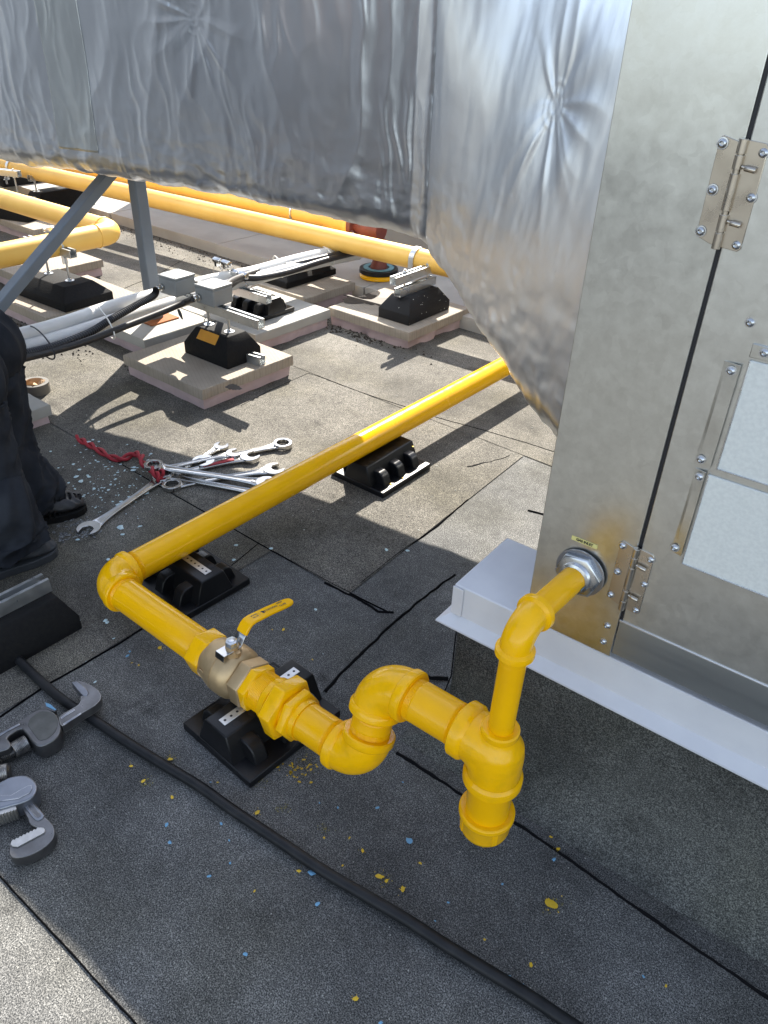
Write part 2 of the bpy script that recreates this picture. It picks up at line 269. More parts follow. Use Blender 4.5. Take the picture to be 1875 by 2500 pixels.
# ------------------------------------------------------------------ mesh helpers
class MB:
    def __init__(s): s.v = []; s.f = []
    def add(s, vs, fs):
        o = len(s.v); s.v += [V(p) for p in vs]; s.f += [tuple(i + o for i in f) for f in fs]; return s
    def box(s, c, size, mtx=None):
        c = V(c); hx, hy, hz = [k / 2 for k in size]
        vs = [V((x, y, z)) for x in (-hx, hx) for y in (-hy, hy) for z in (-hz, hz)]
        if mtx: vs = [mtx @ p for p in vs]
        return s.add([p + c for p in vs], [(0, 1, 3, 2), (4, 6, 7, 5), (0, 4, 5, 1), (2, 3, 7, 6), (0, 2, 6, 4), (1, 5, 7, 3)])
    def lathe(s, o, d, prof, seg=40, cap=True, ref=None):
        """profile [(t, r)] along direction d from o"""
        o = V(o); d = V(d).normalized()
        a = (V(ref) if ref else (V((0, 0, 1)) if abs(d.z) < .9 else V((1, 0, 0))))
        a = (a - d * a.dot(d)).normalized(); b = d.cross(a)
        vs, fs = [], []
        for t, r in prof:
            for i in range(seg):
                an = 2 * math.pi * i / seg
                vs.append(o + d * t + (a * math.cos(an) + b * math.sin(an)) * r)
        n = len(prof)
        for j in range(n - 1):
            for i in range(seg):
                k = (i + 1) % seg
                fs.append((j * seg + i, j * seg + k, (j + 1) * seg + k, (j + 1) * seg + i))
        if cap:
            fs.append(tuple(reversed(range(seg)))); fs.append(tuple((n - 1) * seg + i for i in range(seg)))
        return s.add(vs, fs)
    def cyl(s, p0, p1, r, seg=32, r1=None, cap=True):
        p0 = V(p0); p1 = V(p1); return s.lathe(p0, p1 - p0, [(0, r), ((p1 - p0).length, r if r1 is None else r1)], seg, cap)
    def hexa(s, p0, p1, r, rot=0, ch=.12):
        p0 = V(p0); p1 = V(p1); d = (p1 - p0); L = d.length
        ref = Quaternion(d.normalized(), rot) @ (V((0, 0, 1)) if abs(d.normalized().z) < .9 else V((1, 0, 0)))
        c = min(ch * r, L * .3)
        return s.lathe(p0, d, [(0, r - c), (c * .6, r), (L - c * .6, r), (L, r - c)], 6, True, ref)
    def tube(s, pts, r, seg=24, cap=True, radii=None):
        pts = [V(p) for p in pts]; n = len(pts); vs, fs = [], []
        a = None
        for j, p in enumerate(pts):
            t = (pts[min(j + 1, n - 1)] - pts[max(j - 1, 0)]).normalized()
            if a is None:
                a = V((0, 0, 1)) if abs(t.z) < .9 else V((1, 0, 0))
            a = (a - t * a.dot(t)).normalized(); b = t.cross(a)
            rr = radii[j] if radii else r
            for i in range(seg):
                an = 2 * math.pi * i / seg
                vs.append(p + (a * math.cos(an) + b * math.sin(an)) * rr)
        for j in range(n - 1):
            for i in range(seg):
                k = (i + 1) % seg
                fs.append((j * seg + i, j * seg + k, (j + 1) * seg + k, (j + 1) * seg + i))
        if cap:
            fs.append(tuple(reversed(range(seg)))); fs.append(tuple((n - 1) * seg + i for i in range(seg)))
        return s.add(vs, fs)
    def prism(s, poly, z0, z1, fx=None, taper=0.0):
        """polygon (x,y) extruded from z0 to z1; fx maps a local point to where it goes"""
        n = len(poly); cx = sum(p[0] for p in poly) / n; cy = sum(p[1] for p in poly) / n
        area = sum(poly[i][0] * poly[(i + 1) % n][1] - poly[(i + 1) % n][0] * poly[i][1] for i in range(n))
        if area < 0: poly = list(reversed(poly))
        lo = [V((p[0], p[1], z0)) for p in poly]
        hi = [V((cx + (p[0] - cx) * (1 - taper), cy + (p[1] - cy) * (1 - taper), z1)) for p in poly]
        vs = lo + hi
        if fx: vs = [fx(p) for p in vs]
        fs = [tuple(reversed(range(n))), tuple(range(n, 2 * n))] + [(i, (i + 1) % n, n + (i + 1) % n, n + i) for i in range(n)]
        return s.add(vs, fs)
    def build(s, name, mt, parent=None, local=False, bevel=0, smooth=True, bseg=2, angle=40):
        off = V((0, 0, 0)) if (local or parent is None) else worldloc(parent)
        me = bpy.data.meshes.new(name); me.from_pydata([p - off for p in s.v], [], s.f); me.update()
        bm = bmesh.new(); bm.from_mesh(me); bmesh.ops.recalc_face_normals(bm, faces=bm.faces); bm.to_mesh(me); bm.free()
        me.materials.append(M[mt] if isinstance(mt, str) else mt)
        o = bpy.data.objects.new(name, me); C.objects.link(o)
        if parent: o.parent = parent
        if smooth:
            for p in me.polygons: p.use_smooth = True
            me.set_sharp_from_angle(angle=R_(angle))
        if bevel:
            b = o.modifiers.new('bevel', 'BEVEL'); b.width = bevel; b.segments = bseg; b.limit_method = 'ANGLE'; b.angle_limit = R_(35)
            b.harden_normals = False
            for p in me.polygons: p.use_smooth = True
            me.set_sharp_from_angle(angle=R_(60))
        return o

def worldloc(o):
    p = V((0, 0, 0))
    while o: p = p + V(o.location); o = o.parent
    return p
def thing(name, label, cat, loc=(0, 0, 0), rz=0, group=None):
    o = bpy.data.objects.new(name, None); C.objects.link(o); o.empty_display_size = .05
    o.location = loc; o.rotation_euler = (0, 0, rz); o['label'] = label; o['category'] = cat
    if group: o['group'] = group
    return o
def tag(o, label, cat, group=None, kind=None):
    o['label'] = label; o['category'] = cat
    if group: o['group'] = group
    if kind: o['kind'] = kind
    return o
def struct(o, label=None):
    o['kind'] = 'structure'
    if label: o['label'] = label
    return o
def copy_tree(root, loc, rz, label, group=None):
    r = root.copy(); C.objects.link(r); r.location = loc; r.rotation_euler = (0, 0, rz); r['label'] = label
    if group: r['group'] = group
    for ch in list(root.children):
        c = ch.copy(); C.objects.link(c); c.parent = r
        for g in list(ch.children):
            d = g.copy(); C.objects.link(d); d.parent = c
    return r
def spline(pts, n=8):
    """Catmull-Rom through the points"""
    P = [V(p) for p in pts]; P = [P[0] * 2 - P[1]] + P + [P[-1] * 2 - P[-2]]; out = []
    for i in range(1, len(P) - 2):
        for k in range(n):
            t = k / n; a, b, c, d = P[i - 1:i + 3]
            out.append(.5 * ((2 * b) + (c - a) * t + (2 * a - 5 * b + 4 * c - d) * t * t + (3 * b - a - 3 * c + d) * t ** 3))
    out.append(P[-2]); return out
def fbm(p, o=4, h=.9): return noise.fractal(p, h, 2.0, o)

# ------------------------------------------------------------------ setting: roof surface, seams, kerb
g = MB(); N = 1
g.add([(-60, -40, 0), (60, -40, 0), (60, 60, 0), (-60, 60, 0)], [(0, 1, 2, 3)])
struct(g.build('ground', 'roof', smooth=False), 'grey mineral-granule roofing felt')
def sheet(name, pts, z, mt, label):
    s = MB(); n = len(pts); s.add([(x, y, z) for x, y in pts], [tuple(range(n))]); return struct(s.build(name, mt, smooth=False), label)
sheet('roof_sheet', [(-6, 1.345), (-1.205, 1.345), (-1.262, 2.455), (-6, 2.455)], .0035, 'roof_b', 'brownish roofing felt sheet between two lap seams')
sheet('roof_sheet', [(-6, -.6), (-1.54, -.6), (-1.54, 1.34), (-6, 1.34)], .0030, 'roof_b', 'brownish roofing felt sheet left of the elbow')
sheet('roof_sheet', [(-6, 2.46), (-.6, 2.46), (-.6, 3.45), (-6, 3.45)], .0030, 'roof_b', 'brownish roofing felt sheet along the kerb')

def seam(pts, w, label, z=.004, wob=.0035, blob=.4, seed=0):
    """an irregular bead of bitumen squeezed from a lap joint"""
    P = []
    for a, b in zip(pts[:-1], pts[1:]):
        a = V(a); b = V(b); n = max(2, int((b - a).length / .012))
        P += [a.lerp(b, k / n) for k in range(n)]
    P.append(V(pts[-1])); vs, fs = [], []
    for j, p in enumerate(P):
        t = (P[min(j + 1, len(P) - 1)] - P[max(j - 1, 0)]).normalized(); nn = V((-t.y, t.x))
        q = V((p.x * 1.0, p.y * 1.0, seed * 3.3))
        c = noise.noise(q * 4) * wob + noise.noise(q * 30) * wob * .35
        ww = w * .80 * (.75 + blob * max(0, noise.noise(q * 7 + V((9, 0, 0)))) * 2.2 + .3 * noise.noise(q * 60))
        ww = max(.0015, ww)
        l = p + nn * (c + ww); r = p + nn * (c - ww); m_ = p + nn * c
        vs += [(l.x, l.y, z - .0035), (m_.x, m_.y, z + .0012 + ww * .06), (r.x, r.y, z - .0035)]
    for j in range(len(P) - 1):
        for k in range(2): fs.append((j * 3 + k, j * 3 + k + 1, (j + 1) * 3 + k + 1, (j + 1) * 3 + k))
    s = MB(); s.add(vs, fs); return struct(s.build('roof_seam', 'bitumen'), label)
def w2(px, py): p = at(px, py, 0); return (p.x, p.y)
seam([w2(165, 945), (-2.2, 1.342), (-1.6, 1.342), (-1.28, 1.35), w2(840, 1325)], .0035, 'black seam across the roof left of the curb', seed=1)
seam([w2(700, 1260), w2(780, 1300), w2(815, 1325), w2(850, 1328)], .0055, 'black seam beside the curb corner', seed=2, wob=.01)
seam([w2(700, 1495), w2(760, 1435), w2(850, 1340), w2(900, 1300), w2(985, 1243)], .0070, 'black seam running up to the curb', seed=3, wob=.01)
seam([w2(778, 1262), w2(850, 1205), w2(940, 1140), w2(1010, 1080)], .0050, 'black seam near the curb in the shade', seed=4)
seam([w2(560, 1175), w2(480, 1240)], .0018, 'fine roof seam', seed=5)
seam([w2(0, 1550), w2(100, 1480), w2(260, 1390), w2(345, 1335)], .0042, 'black seam left of the tools', seed=6)
seam([w2(858, 1625), w2(900, 1650), w2(1000, 1716), w2(1130, 1790), (.35, 1.005)], .0055, 'long black seam below the drip leg', seed=7, wob=.007)
seam([w2(-60, 1840), w2(0, 1890), w2(190, 2100), w2(320, 2240), (-.2, .27)], .0032, 'black seam at the sunlit corner', seed=8)
seam([w2(665, 808), w2(800, 855), w2(925, 898), w2(1060, 935), w2(1200, 978), (-.6, 2.62)], .0035, 'black seam in the sunlit roofing', seed=9, wob=.008)
seam([w2(520, 878), w2(590, 842), w2(665, 808)], .0028, 'black seam by the paver corner', seed=10)
seam([w2(210, 650), w2(290, 615), w2(330, 600), w2(400, 560)], .0025, 'fine seam behind the post', seed=11)
seam([w2(1010, 1012), w2(1060, 1000), w2(1100, 985)], .010, 'crumbled patch of roofing', seed=12, wob=.014, blob=1)
seam([w2(905, 1455), w2(930, 1468), w2(968, 1470)], .010, 'black bitumen blob at the curb corner', z=.01, seed=13, wob=.004)
seam([w2(1140, 1103), w2(1175, 1112)], .004, 'torn mark beside the cabinet', seed=14)

def slab(name, x0, x1, y0, y1, z0, z1, mt, parent=None, jag=.003, seed=0, chip=0):
    """a slab with slightly uneven edges"""
    n = 14; s = MB(); per = []
    for (a, b) in (((x0, y0), (x1, y0)), ((x1, y0), (x1, y1)), ((x1, y1), (x0, y1)), ((x0, y1), (x0, y0))):
        for k in range(n):
            t = k / n; x = a[0] + (b[0] - a[0]) * t; y = a[1] + (b[1] - a[1]) * t; per.append((x, y))
    cx, cy = (x0 + x1) / 2, (y0 + y1) / 2; rings = []
    zs = [z0, z0 + (z1 - z0) * .5, z1 - .004, z1]
    for ri, z in enumerate(zs):
        ring = []
        for i, (x, y) in enumerate(per):
            q = noise.noise(V((x * 14, y * 14, z * 20 + seed))) * jag + (noise.noise(V((x * 50, y * 50, z * 30 + seed))) * jag * .6)
            if chip and noise.noise(V((x * 9, y * 9, seed * 2.))) > .25 and ri < 2: q -= chip
            d = V((x - cx, y - cy)); L = d.length; d /= L; ins = .003 if ri == 3 else 0
            ring.append(V((x, y, z)) + V((d.x, d.y, 0)) * (q - ins))
        rings.append(ring)
    vs = [p for r in rings for p in r]; m_ = len(per); fs = []
    for j in range(3):
        for i in range(m_):
            k = (i + 1) % m_; fs.append((j * m_ + i, j * m_ + k, (j + 1) * m_ + k, (j + 1) * m_ + i))
    fs.append(tuple(reversed(range(m_)))); fs.append(tuple(3 * m_ + i for i in range(m_)))
    s.add(vs, fs); return s.build(name, mt, parent, angle=30)

xs = [-9.0, -7.9, -6.8, -5.62, -4.35, -3.0, -1.9, -.8, .4]
for i in range(len(xs) - 1):
    mid = ['far left end', 'left of the black blocks', 'behind the black blocks', 'behind the diagonal brace', 'right of the grey post', 'behind the red valve', 'below the foil duct bend', 'behind the cabinet'][i]
    tag(slab('walkway_slab', xs[i] + .004, xs[i + 1] - .004, 3.47 + .01 * (i % 2), 4.12, .0, .072, 'concrete_k', seed=i * 5, jag=.004),
        'pale concrete walkway slab, ' + mid, 'slab', 'concrete slabs of the walkway behind the yellow pipes')
pw = MB(); pw.box((-1.2, 4.56, .56), (10.2, .12, 1.12)); tag(pw.build('shade_wall', 'blocker', bevel=.01), 'unseen added grey parapet wall behind the yellow pipes', 'wall')  # unseen wall added to cast shade on the walkway slabs
# dark grit along the kerb
dg = MB()
for k in range(900):
    x = random.uniform(-6, -2.4); y = 3.46 - abs(random.gauss(0, .09)); r = random.uniform(.002, .008) * (1.5 if random.random() < .08 else 1)
    dg.add([(x + r * math.cos(a + k), y + r * math.sin(a + k) * .8, .004) for a in (0, 2.1, 4.2)] + [(x, y, .004 + r * .7)], [(0, 1, 3), (1, 2, 3), (2, 0, 3)])
for (cx, cy, sx, sy, n) in ((-2.95, 2.0, .12, .05, 200), (-3.75, 1.82, .18, .05, 260), (-2.65, 3.0, .2, .04, 220), (-3.1, 2.98, .15, .05, 160), (-4.35, 1.95, .2, .08, 160)):
    for k in range(n):
        x = random.gauss(cx, sx); y = random.gauss(cy, sy); r = random.uniform(.003, .011)
        dg.add([(x + r * math.cos(a + k), y + r * math.sin(a + k) * .8, .004) for a in (0, 2.1, 4.2)] + [(x, y, .004 + r * .8)], [(0, 1, 3), (1, 2, 3), (2, 0, 3)])
tag(dg.build('debris', 'dirt', smooth=False), 'dark leaf litter and grit collected along the kerb and pavers', 'debris', kind='stuff')

# ------------------------------------------------------------------ curb rail under the cabinet
CY = 1.115
curb = thing('roof_curb', 'long white metal-capped curb carrying the galvanised cabinet, felt upstand below', 'curb', (-.7, CY, 0))
b = MB(); b.box(((-.695 + 2.6) / 2, (CY + 1.338) / 2, (.372 + .470) / 2), (3.295, .223, .098)); b.build('cap_box', 'whitemetal', curb, bevel=.003)
b = MB()  # flared skirt with mitred corner
def skirt_profile(): return [(0, .391), (.025, .373), (.025, .369), (0, .374)]
pr = skirt_profile()
front = [V((-.695 - o, CY - o, z)) for o, z in pr]; frontR = [V((2.6, CY - o, z)) for o, z in pr]; left = [V((-.695 - o, 1.338 + o, z)) for o, z in pr]
vs = left + front + frontR; b.add(vs, [(j * 4 + i, j * 4 + i + 1, (j + 1) * 4 + i + 1, (j + 1) * 4 + i) for j in range(2) for i in range(3)]); b.build('skirt', 'whitemetal', curb, smooth=False)
b = MB(); b.box((-.683, CY - .0035, .430), (.026, .003, .074)); b.build('corner_tab', 'whitemetal', curb, bevel=.001)
b = MB()
xw = -.678
prof = [(CY + .004, .40), (CY + .004, .30), (CY + .003, .20), (CY + .002, .13), (CY - .004, .085), (CY - .018, .048), (CY - .040, .020), (CY - .062, .006), (CY - .080, .001)]
nn = 60
for j in range(len(prof)):
    y, z = prof[j]
    for i in range(nn + 1):
        x = xw + (2.6 - xw) * (i / nn) ** 1.3
        off = (CY + .004 - y); xx = x - (off if i == 0 else 0)
        b.v.append(V((xx, y + noise.noise(V((x * 5, z * 7, 3))) * .004, z)))
for j in range(len(prof) - 1):
    for i in range(nn): b.f.append((j * (nn + 1) + i, j * (nn + 1) + i + 1, (j + 1) * (nn + 1) + i + 1, (j + 1) * (nn + 1) + i))
o = len(b.v)
for j in range(len(prof)):
    y, z = prof[j]; off = (CY + .004 - y)
    for yy in (CY + .004, 1.30): b.v.append(V((xw - off, yy - off if yy < 1.2 else yy + off, z)))
for j in range(len(prof) - 1): b.f.append((o + j * 2, o + j * 2 + 1, o + j * 2 + 3, o + j * 2 + 2))
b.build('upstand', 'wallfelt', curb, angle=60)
b = MB(); b.tube([(xw - .001, CY - .0005, .372), (xw - .0005, CY - .002, .30), (xw, CY - .003, .21), (xw - .012, CY - .02, .13)], .0016, 8); b.build('corner_bead', 'bitumen', curb)

# ------------------------------------------------------------------ cabinet
CF = 1.11    # face of the cabinet
cab = thing('air_handling_cabinet', 'galvanised steel equipment cabinet with riveted hinges, GAS INLET label at lower left', 'cabinet', (-.512, CF, .474))
b = MB(); b.box((1.044, 2.112, 1.50), (3.104, 1.996, 1.95)); b.build('casing', 'sheet', cab, bevel=.002)
b = MB(); b.box(((-.512 - .3312) / 2, CF - .0015, 1.48), (.1808, .003, 2.01)); b.build('corner_panel', 'sheet', cab, bevel=.0012)
b = MB(); b.box((-.3290, CF + .0005, 1.51), (.012, .002, 1.94)); b.build('door_gap', 'darkgap', cab, smooth=False)
door = None
b = MB(); b.box(((-.3252 + .9) / 2, CF - .0015, 1.52), (1.2252, .006, 1.90)); door = b.build('door', 'door_sheet', cab, bevel=.0015)
b = MB(); b.box((.95, CF - .001, .528), (2.56, .004, .085)); b.build('base_rail', 'rail_sheet', cab, bevel=.0015)
b = MB(); b.box((.95, CF - .004, .5685), (2.56, .006, .005)); b.build('rail_lip', 'strip', cab, bevel=.0015)
b = MB(); b.box((1.6, CF - .0018, 1.5), (1.35, .004, 1.94)); b.build('side_panel', 'door_sheet', cab, bevel=.001)
# service panels on the door
def K(x, z): return (x * .7335, 1.5 - (1.5 - z) * .7335)   # from survey plane to the face
for (z1, z0, xl) in ((1.098, .922, -.2475), (.909, .737, -.256)):
    b = MB(); b.box(((xl + .55) / 2, CF - .0055, (z0 + z1) / 2), (.55 - xl, .004, z1 - z0)); p = b.build('service_panel', 'panelglass', cab, bevel=.002)
    b = MB()
    for zz in (z0 + .001,): b.box(((xl + .55) / 2, CF - .0085, zz), (.55 - xl, .0022, .0022))
    b.box((xl + .001, CF - .0085, (z0 + z1) / 2), (.0022, .0022, z1 - z0)); b.build('panel_edge', 'zinc', cab, bevel=.0005)
def screw(x, z, parent, y=CF - .004, r=.0062):
    s = MB(); s.lathe((x, y, z), (0, -1, 0), [(0, r * 1.25), (.0007, r * 1.2), (.0008, r * .95), (.0028, r * .75), (.0036, r * .45), (.0030, r * .32), (.0016, r * .28)], 20)
    return s.build('screw', 'zinc', parent)
for (x0, x1, z0, z1) in ((-.2800, -.2565, .920, 1.088), (-.2770, -.2600, .752, .912)):
    b = MB(); n = 14; vs = []
    for k in range(n + 1):
        z = z1 + (z0 - z1) * k / n; t = math.sin(math.pi * k / n); bul = .0010 * t ** 2
        sl = (-.006 * k / n)
        for (x, dy) in ((x0 + sl * .3 + .0015 * t, 0.0), (x0 + sl * .3 + .006, bul + .001), (x1 + .001, .0045)): vs.append((x, CF - .0045 - dy, z))
    b.add(vs, [(k * 3 + c, k * 3 + c + 1, (k + 1) * 3 + c + 1, (k + 1) * 3 + c) for k in range(n) for c in range(2)])
    o = b.build('panel_clip', 'sheet', cab, smooth=False); sm = o.modifiers.new('solid', 'SOLIDIFY'); sm.thickness = .0012
    screw((x0 + x1) / 2 + .001, z1 - .011, o, CF - .009); screw((x0 + x1) / 2 - .004, z0 + .010, o, CF - .009)
b = MB(); b.box((-.02, CF - .006, 1.112), (.46, .003, .020)); o = b.build('panel_clip', 'sheet', cab, bevel=.001); screw(-.232, 1.113, o, CF - .0075)
for (x, z) in ((-.262, 1.148),): screw(x, z, cab)
for (x, z) in ((-.350, .543), (-.350, .503)): screw(x, z, cab, CF - .003)
def hinge(xc, z0, z1):
    h = MB()
    # leaf on the panel side and leaf on the door side, each with a cut-back outline
    wl = .031
    h.prism([(xc - wl, z0 + .014), (xc - wl + .003, z0 + .010), (xc - .012, z0 + .004), (xc - .004, z0 + .002), (xc - .004, z1 - .006), (xc - wl + .004, z1), (xc - wl, z1 - .004)], 0, .002, lambda p: V((p.x, CF - .003 - p.z, p.y)))
    h.prism([(xc + .004, z0 + .002), (xc + wl - .004, z0), (xc + wl, z0 + .004), (xc + wl, z1 - .008), (xc + wl - .004, z1 - .004), (xc + .004, z1 - .002)], 0, .002, lambda p: V((p.x, CF - .0045 - p.z, p.y)))
    ho = h.build('hinge', 'hinge', cab, bevel=.0006)
    k = MB(); L = z1 - z0; segs = [(0, .16), (.165, .33), (.36, .70), (.73, .86), (.865, 1.0)]
    for a, c in segs: k.cyl((xc, CF - .010, z0 + L * a), (xc, CF - .010, z0 + L * c - .0008), .0058, 20)
    k.cyl((xc, CF - .010, z0 + .01), (xc, CF - .010, z1 - .006), .0040, 14); k.build('hinge_pin', 'hinge', ho, bevel=.0005)
    for a in (.27, .76):
        s = MB(); s.cyl((xc + .006, CF - .0115, z0 + L * a), (xc + .012, CF - .0115, z0 + L * a - .001), .0018, 10)
        s.lathe((xc + .010, CF - .0115, z0 + L * a - .001), (1, 0, -.12), [(0, .0030), (.001, .0038), (.013, .0038), (.014, .0032)], 14); s.build('pin_tab', 'hinge', ho)
    for (dx, a) in ((-.026, .93), (-.024, .52), (-.026, .13), (.026, .89), (.026, .5), (.024, .06)):
        if True: screw(xc + dx, z0 + L * a, ho, CF - .0055)
hinge(-.331, 1.236, 1.372); hinge(-.331, .598, .735)
# label
def text_mesh(txt, size, name, mt, parent, fx, align='CENTER', offset=0.0):
    cu = bpy.data.curves.new(name, 'FONT'); cu.body = txt; cu.size = size; cu.align_x = align; cu.align_y = 'CENTER'; cu.offset = offset
    t = bpy.data.objects.new(name, cu); C.objects.link(t)
    me = bpy.data.meshes.new_from_object(t, depsgraph=bpy.context.evaluated_depsgraph_get()); bpy.data.objects.remove(t)
    off = worldloc(parent)
    for v in me.vertices: v.co = fx(v.co) - off
    me.materials.clear(); me.materials.append(M[mt]); me.name = name
    o = bpy.data.objects.new(name, me); C.objects.link(o); o.parent = parent; return o
b = MB(); b.box((-.425, CF - .0036, .7005), (.0500, .0006, .0088)); lb = b.build('sticker', 'label', cab, smooth=False)
bpy.context.view_layer.update()
text_mesh('GAS INLET', .0068, 'lettering', 'ink', lb, lambda c: V((-.4245 + c.x, CF - .0042, .7005 + c.y)), offset=.00038)

cab.rotation_euler.z = R_(2.6); curb.rotation_euler.z = R_(2.6); curb.location.x += .012; curb.location.y -= .012
# ------------------------------------------------------------------ gas pipe run
RP, RB = .0445, .0565
RZ, XM = .145, -1.622
P1 = V((XM, .815, RZ)); P0 = V((XM - .028, 4.2, RZ)); P2 = V((-.697, .826, RZ)); P3 = V((-.703, .895, .330)); P4 = V((-.427, .900, .330))
P5 = V((-.425, .902, .636)); P6 = V((-.420, CF - .012, .636))
gas = thing('gas_pipe', 'glossy yellow gas pipe run with brass valve, union, tee and drip leg', 'pipe', (XM, .815, 0))
def elbow(c, a, bdir, r, rb, ce, parent, mt='yellow_thick', band=.019, bend=None):
    a = V(a).normalized(); bd = V(bdir).normalized(); c = V(c); rbody = r * 1.17; bend = bend or ce * .80
    s = MB(); pts = [c + a * (ce - .004)]; st = c + a * bend; 
    o = c + (a + bd) * bend
    pts += [c + a * (ce * .5 + bend * .5)] if ce > bend + .004 else []
    n = 16
    for k in range(n + 1):
        t = math.pi / 2 * k / n
        pts.append(o - bd * bend * math.cos(t) - a * bend * math.sin(t))
    pts += [c + bd * (ce * .5 + bend * .5)] if ce > bend + .004 else []
    pts.append(c + bd * (ce - .004)); s.tube(pts, rbody, 44)
    for d in (a, bd):
        s.lathe(c + d * (ce - band), d, [(-.005, rbody * .98), (0, rb * .985), (.002, rb), (band - .003, rb), (band, rb - .003), (band, r * .95)], 48, False)
    return s.build('elbow', mt, parent, angle=30)
def pipe(a, bb, r, parent, mt='yellow', name='pipe_length', thr=(0, 0)):
    a = V(a); bb = V(bb); d = bb - a; L = d.length; pr = []
    if thr[0]:
        for k in range(6): pr += [(thr[0] + k * .0026, r * .985), (thr[0] + k * .0026 + .0013, r * 1.008)]
    pr = [(0, r * .99)] + pr + [((thr[0] + .018) if thr[0] else .001, r)]
    n = max(2, int(L / .25)); s0 = pr[-1][0]; e0 = L - (thr[1] + .018 if thr[1] else .001)
    pr += [(s0 + (e0 - s0) * k / n, r) for k in range(1, n + 1)]
    if thr[1]:
        for k in range(6): pr += [(L - thr[1] - (5 - k) * .0026 - .0013, r * 1.008), (L - thr[1] - (5 - k) * .0026, r * .985)]
    pr += [(L, r * .99)]
    s = MB(); s.lathe(a, d, pr, 56); return s.build(name, mt, parent, angle=50)
up23 = (P3 - P2).normalized(); yd = (P0 - P1).normalized()
elbow(P1, (1, 0.01, 0), yd, RP, .0565, .078, gas, 'yellow_thick')
pipe(P1 + yd * .07, P0, RP, gas, thr=(.010, 0))
elbow(P2, (-1, 0, 0), up23, RP, .0570, .074, gas)
elbow(P3, (1, .01, 0), -up23, RP, .0570, .078, gas)
pipe(P2 + up23 * .06, P3 - up23 * .06, RP * .985, gas, thr=(.012, .012))
pipe(P3 + V((.070, 0, 0)), P4 - V((.070, 0, 0)), RP, gas, thr=(.010, .010))
# tee: elbow-shaped body with a reducing outlet on top
s = MB()
tb = RP * 1.17
pts = [P4 - V((.080, 0, 0)), P4 - V((.066, 0, 0))]
bend = .058; oo = P4 + V((-bend, 0, -bend))
for k in range(17):
    t = math.pi / 2 * k / 16; pts.append(oo + V((bend * math.sin(t), 0, bend * math.cos(t))))
pts += [P4 - V((0, 0, .070)), P4 - V((0, 0, .084))]
s.tube(pts, tb, 44)
s.lathe(P4 - V((0, 0, .07)), (0, 0, 1), [(0, tb), (.03, tb * 1.02), (.065, tb * 1.02), (.085, tb * .97), (.100, tb * .82), (.112, .0365), (.122, .0330), (.127, .0330)], 48)
s.lathe(P4 - V((.074, 0, 0)), (1, 0, 0), [(0, tb), (.05, tb * 1.02), (.078, tb * 1.0), (.100, tb * .8), (.112, tb * .5), (.118, .01)], 40)
tee = s.build('tee', 'yellow_thick', gas)
rm = tee.modifiers.new('remesh', 'REMESH'); rm.mode = 'VOXEL'; rm.voxel_size = .0022; rm.use_smooth_shade = True
sm = tee.modifiers.new('smooth', 'SMOOTH'); sm.factor = .5; sm.iterations = 14
s = MB()
for (c, d, r, rb, bw) in ((P4 - V((.058, 0, 0)), (-1, 0, 0), RP, .0585, .024), (P4 - V((0, 0, .066)), (0, 0, -1), RP, .0585, .021), (P4 + V((0, 0, .048)), (0, 0, 1), .0242, .0365, .015)):
    s.lathe(c, d, [(-.006, rb * .90), (0, rb * .985), (.002, rb), (bw - .003, rb), (bw, rb - .003), (bw, r * .95)], 48, False)
s.build('tee_band', 'yellow_thick', gas, angle=30)
# drip leg and cap
zb = P4.z - .087
pipe(V((P4.x, P4.y, zb + .012)), V((P4.x, P4.y, .125)), RP, gas, thr=(.012, .006))
s = MB(); s.lathe((P4.x, P4.y, .152), (0, 0, -1), [(0, RP), (0, .0535), (.003, .0570), (.012, .0572), (.016, .0545), (.020, .0528), (.050, .0515), (.060, .0490), (.066, .043), (.070, .030), (.071, .002)], 56)
for k in range(4):
    a = k * math.pi / 2 + .95; s.box((P4.x + .0500 * math.cos(a), P4.y + .0500 * math.sin(a), .116), (.006, .012, .034), Matrix.Rotation(a, 3, 'Z'))
s.build('drip_cap', 'yellow_thick', gas, bevel=.0012)
# riser and inlet branch
pipe(P4 + V((0, 0, .050)), P5 - V((0, 0, .045)), .0242, gas, thr=(.016, .016))
elbow(P5, (0, 0, -1), P6 - P5, .0242, .0348, .060, gas, band=.014, bend=.046)
dy = (P6 - P5).normalized()
pipe(P5 + dy * .048, V((P6.x, CF - .026, P6.z)), .0242, gas)
s = MB(); pr = [(0, .0252)]
for k in range(7): pr += [(.002 + k * .0028, .0300), (.0034 + k * .0028, .0288)]
pr += [(.03, .0300)]; s.lathe((P6.x, CF - .031, P6.z), (0, 1, 0), pr, 40); s.build('inlet_nipple', 'zinc', gas, angle=20)
s = MB(); s.add([V((P6.x + .0248 * math.cos(a), CF - y_, P6.z + .0248 * math.sin(a))) for y_ in (.030, .044) for a in (-.9, -.7, -.5, -.3, -.1)], [(i, i + 1, 6 + i, 5 + i) for i in range(4)]); s.build('paint_smear', 'bluepaint', gas)
s = MB(); s.hexa((P6.x, CF - .019, P6.z), (P6.x, CF - .003, P6.z), .0455, rot=.35); s.build('lock_nut', 'zinc', gas, bevel=.0012)
s = MB(); s.lathe((P6.x, CF - .006, P6.z), (0, 1, 0), [(0, .046), (.0005, .0485), (.003, .0485)], 40); s.build('washer', 'castlight', gas)
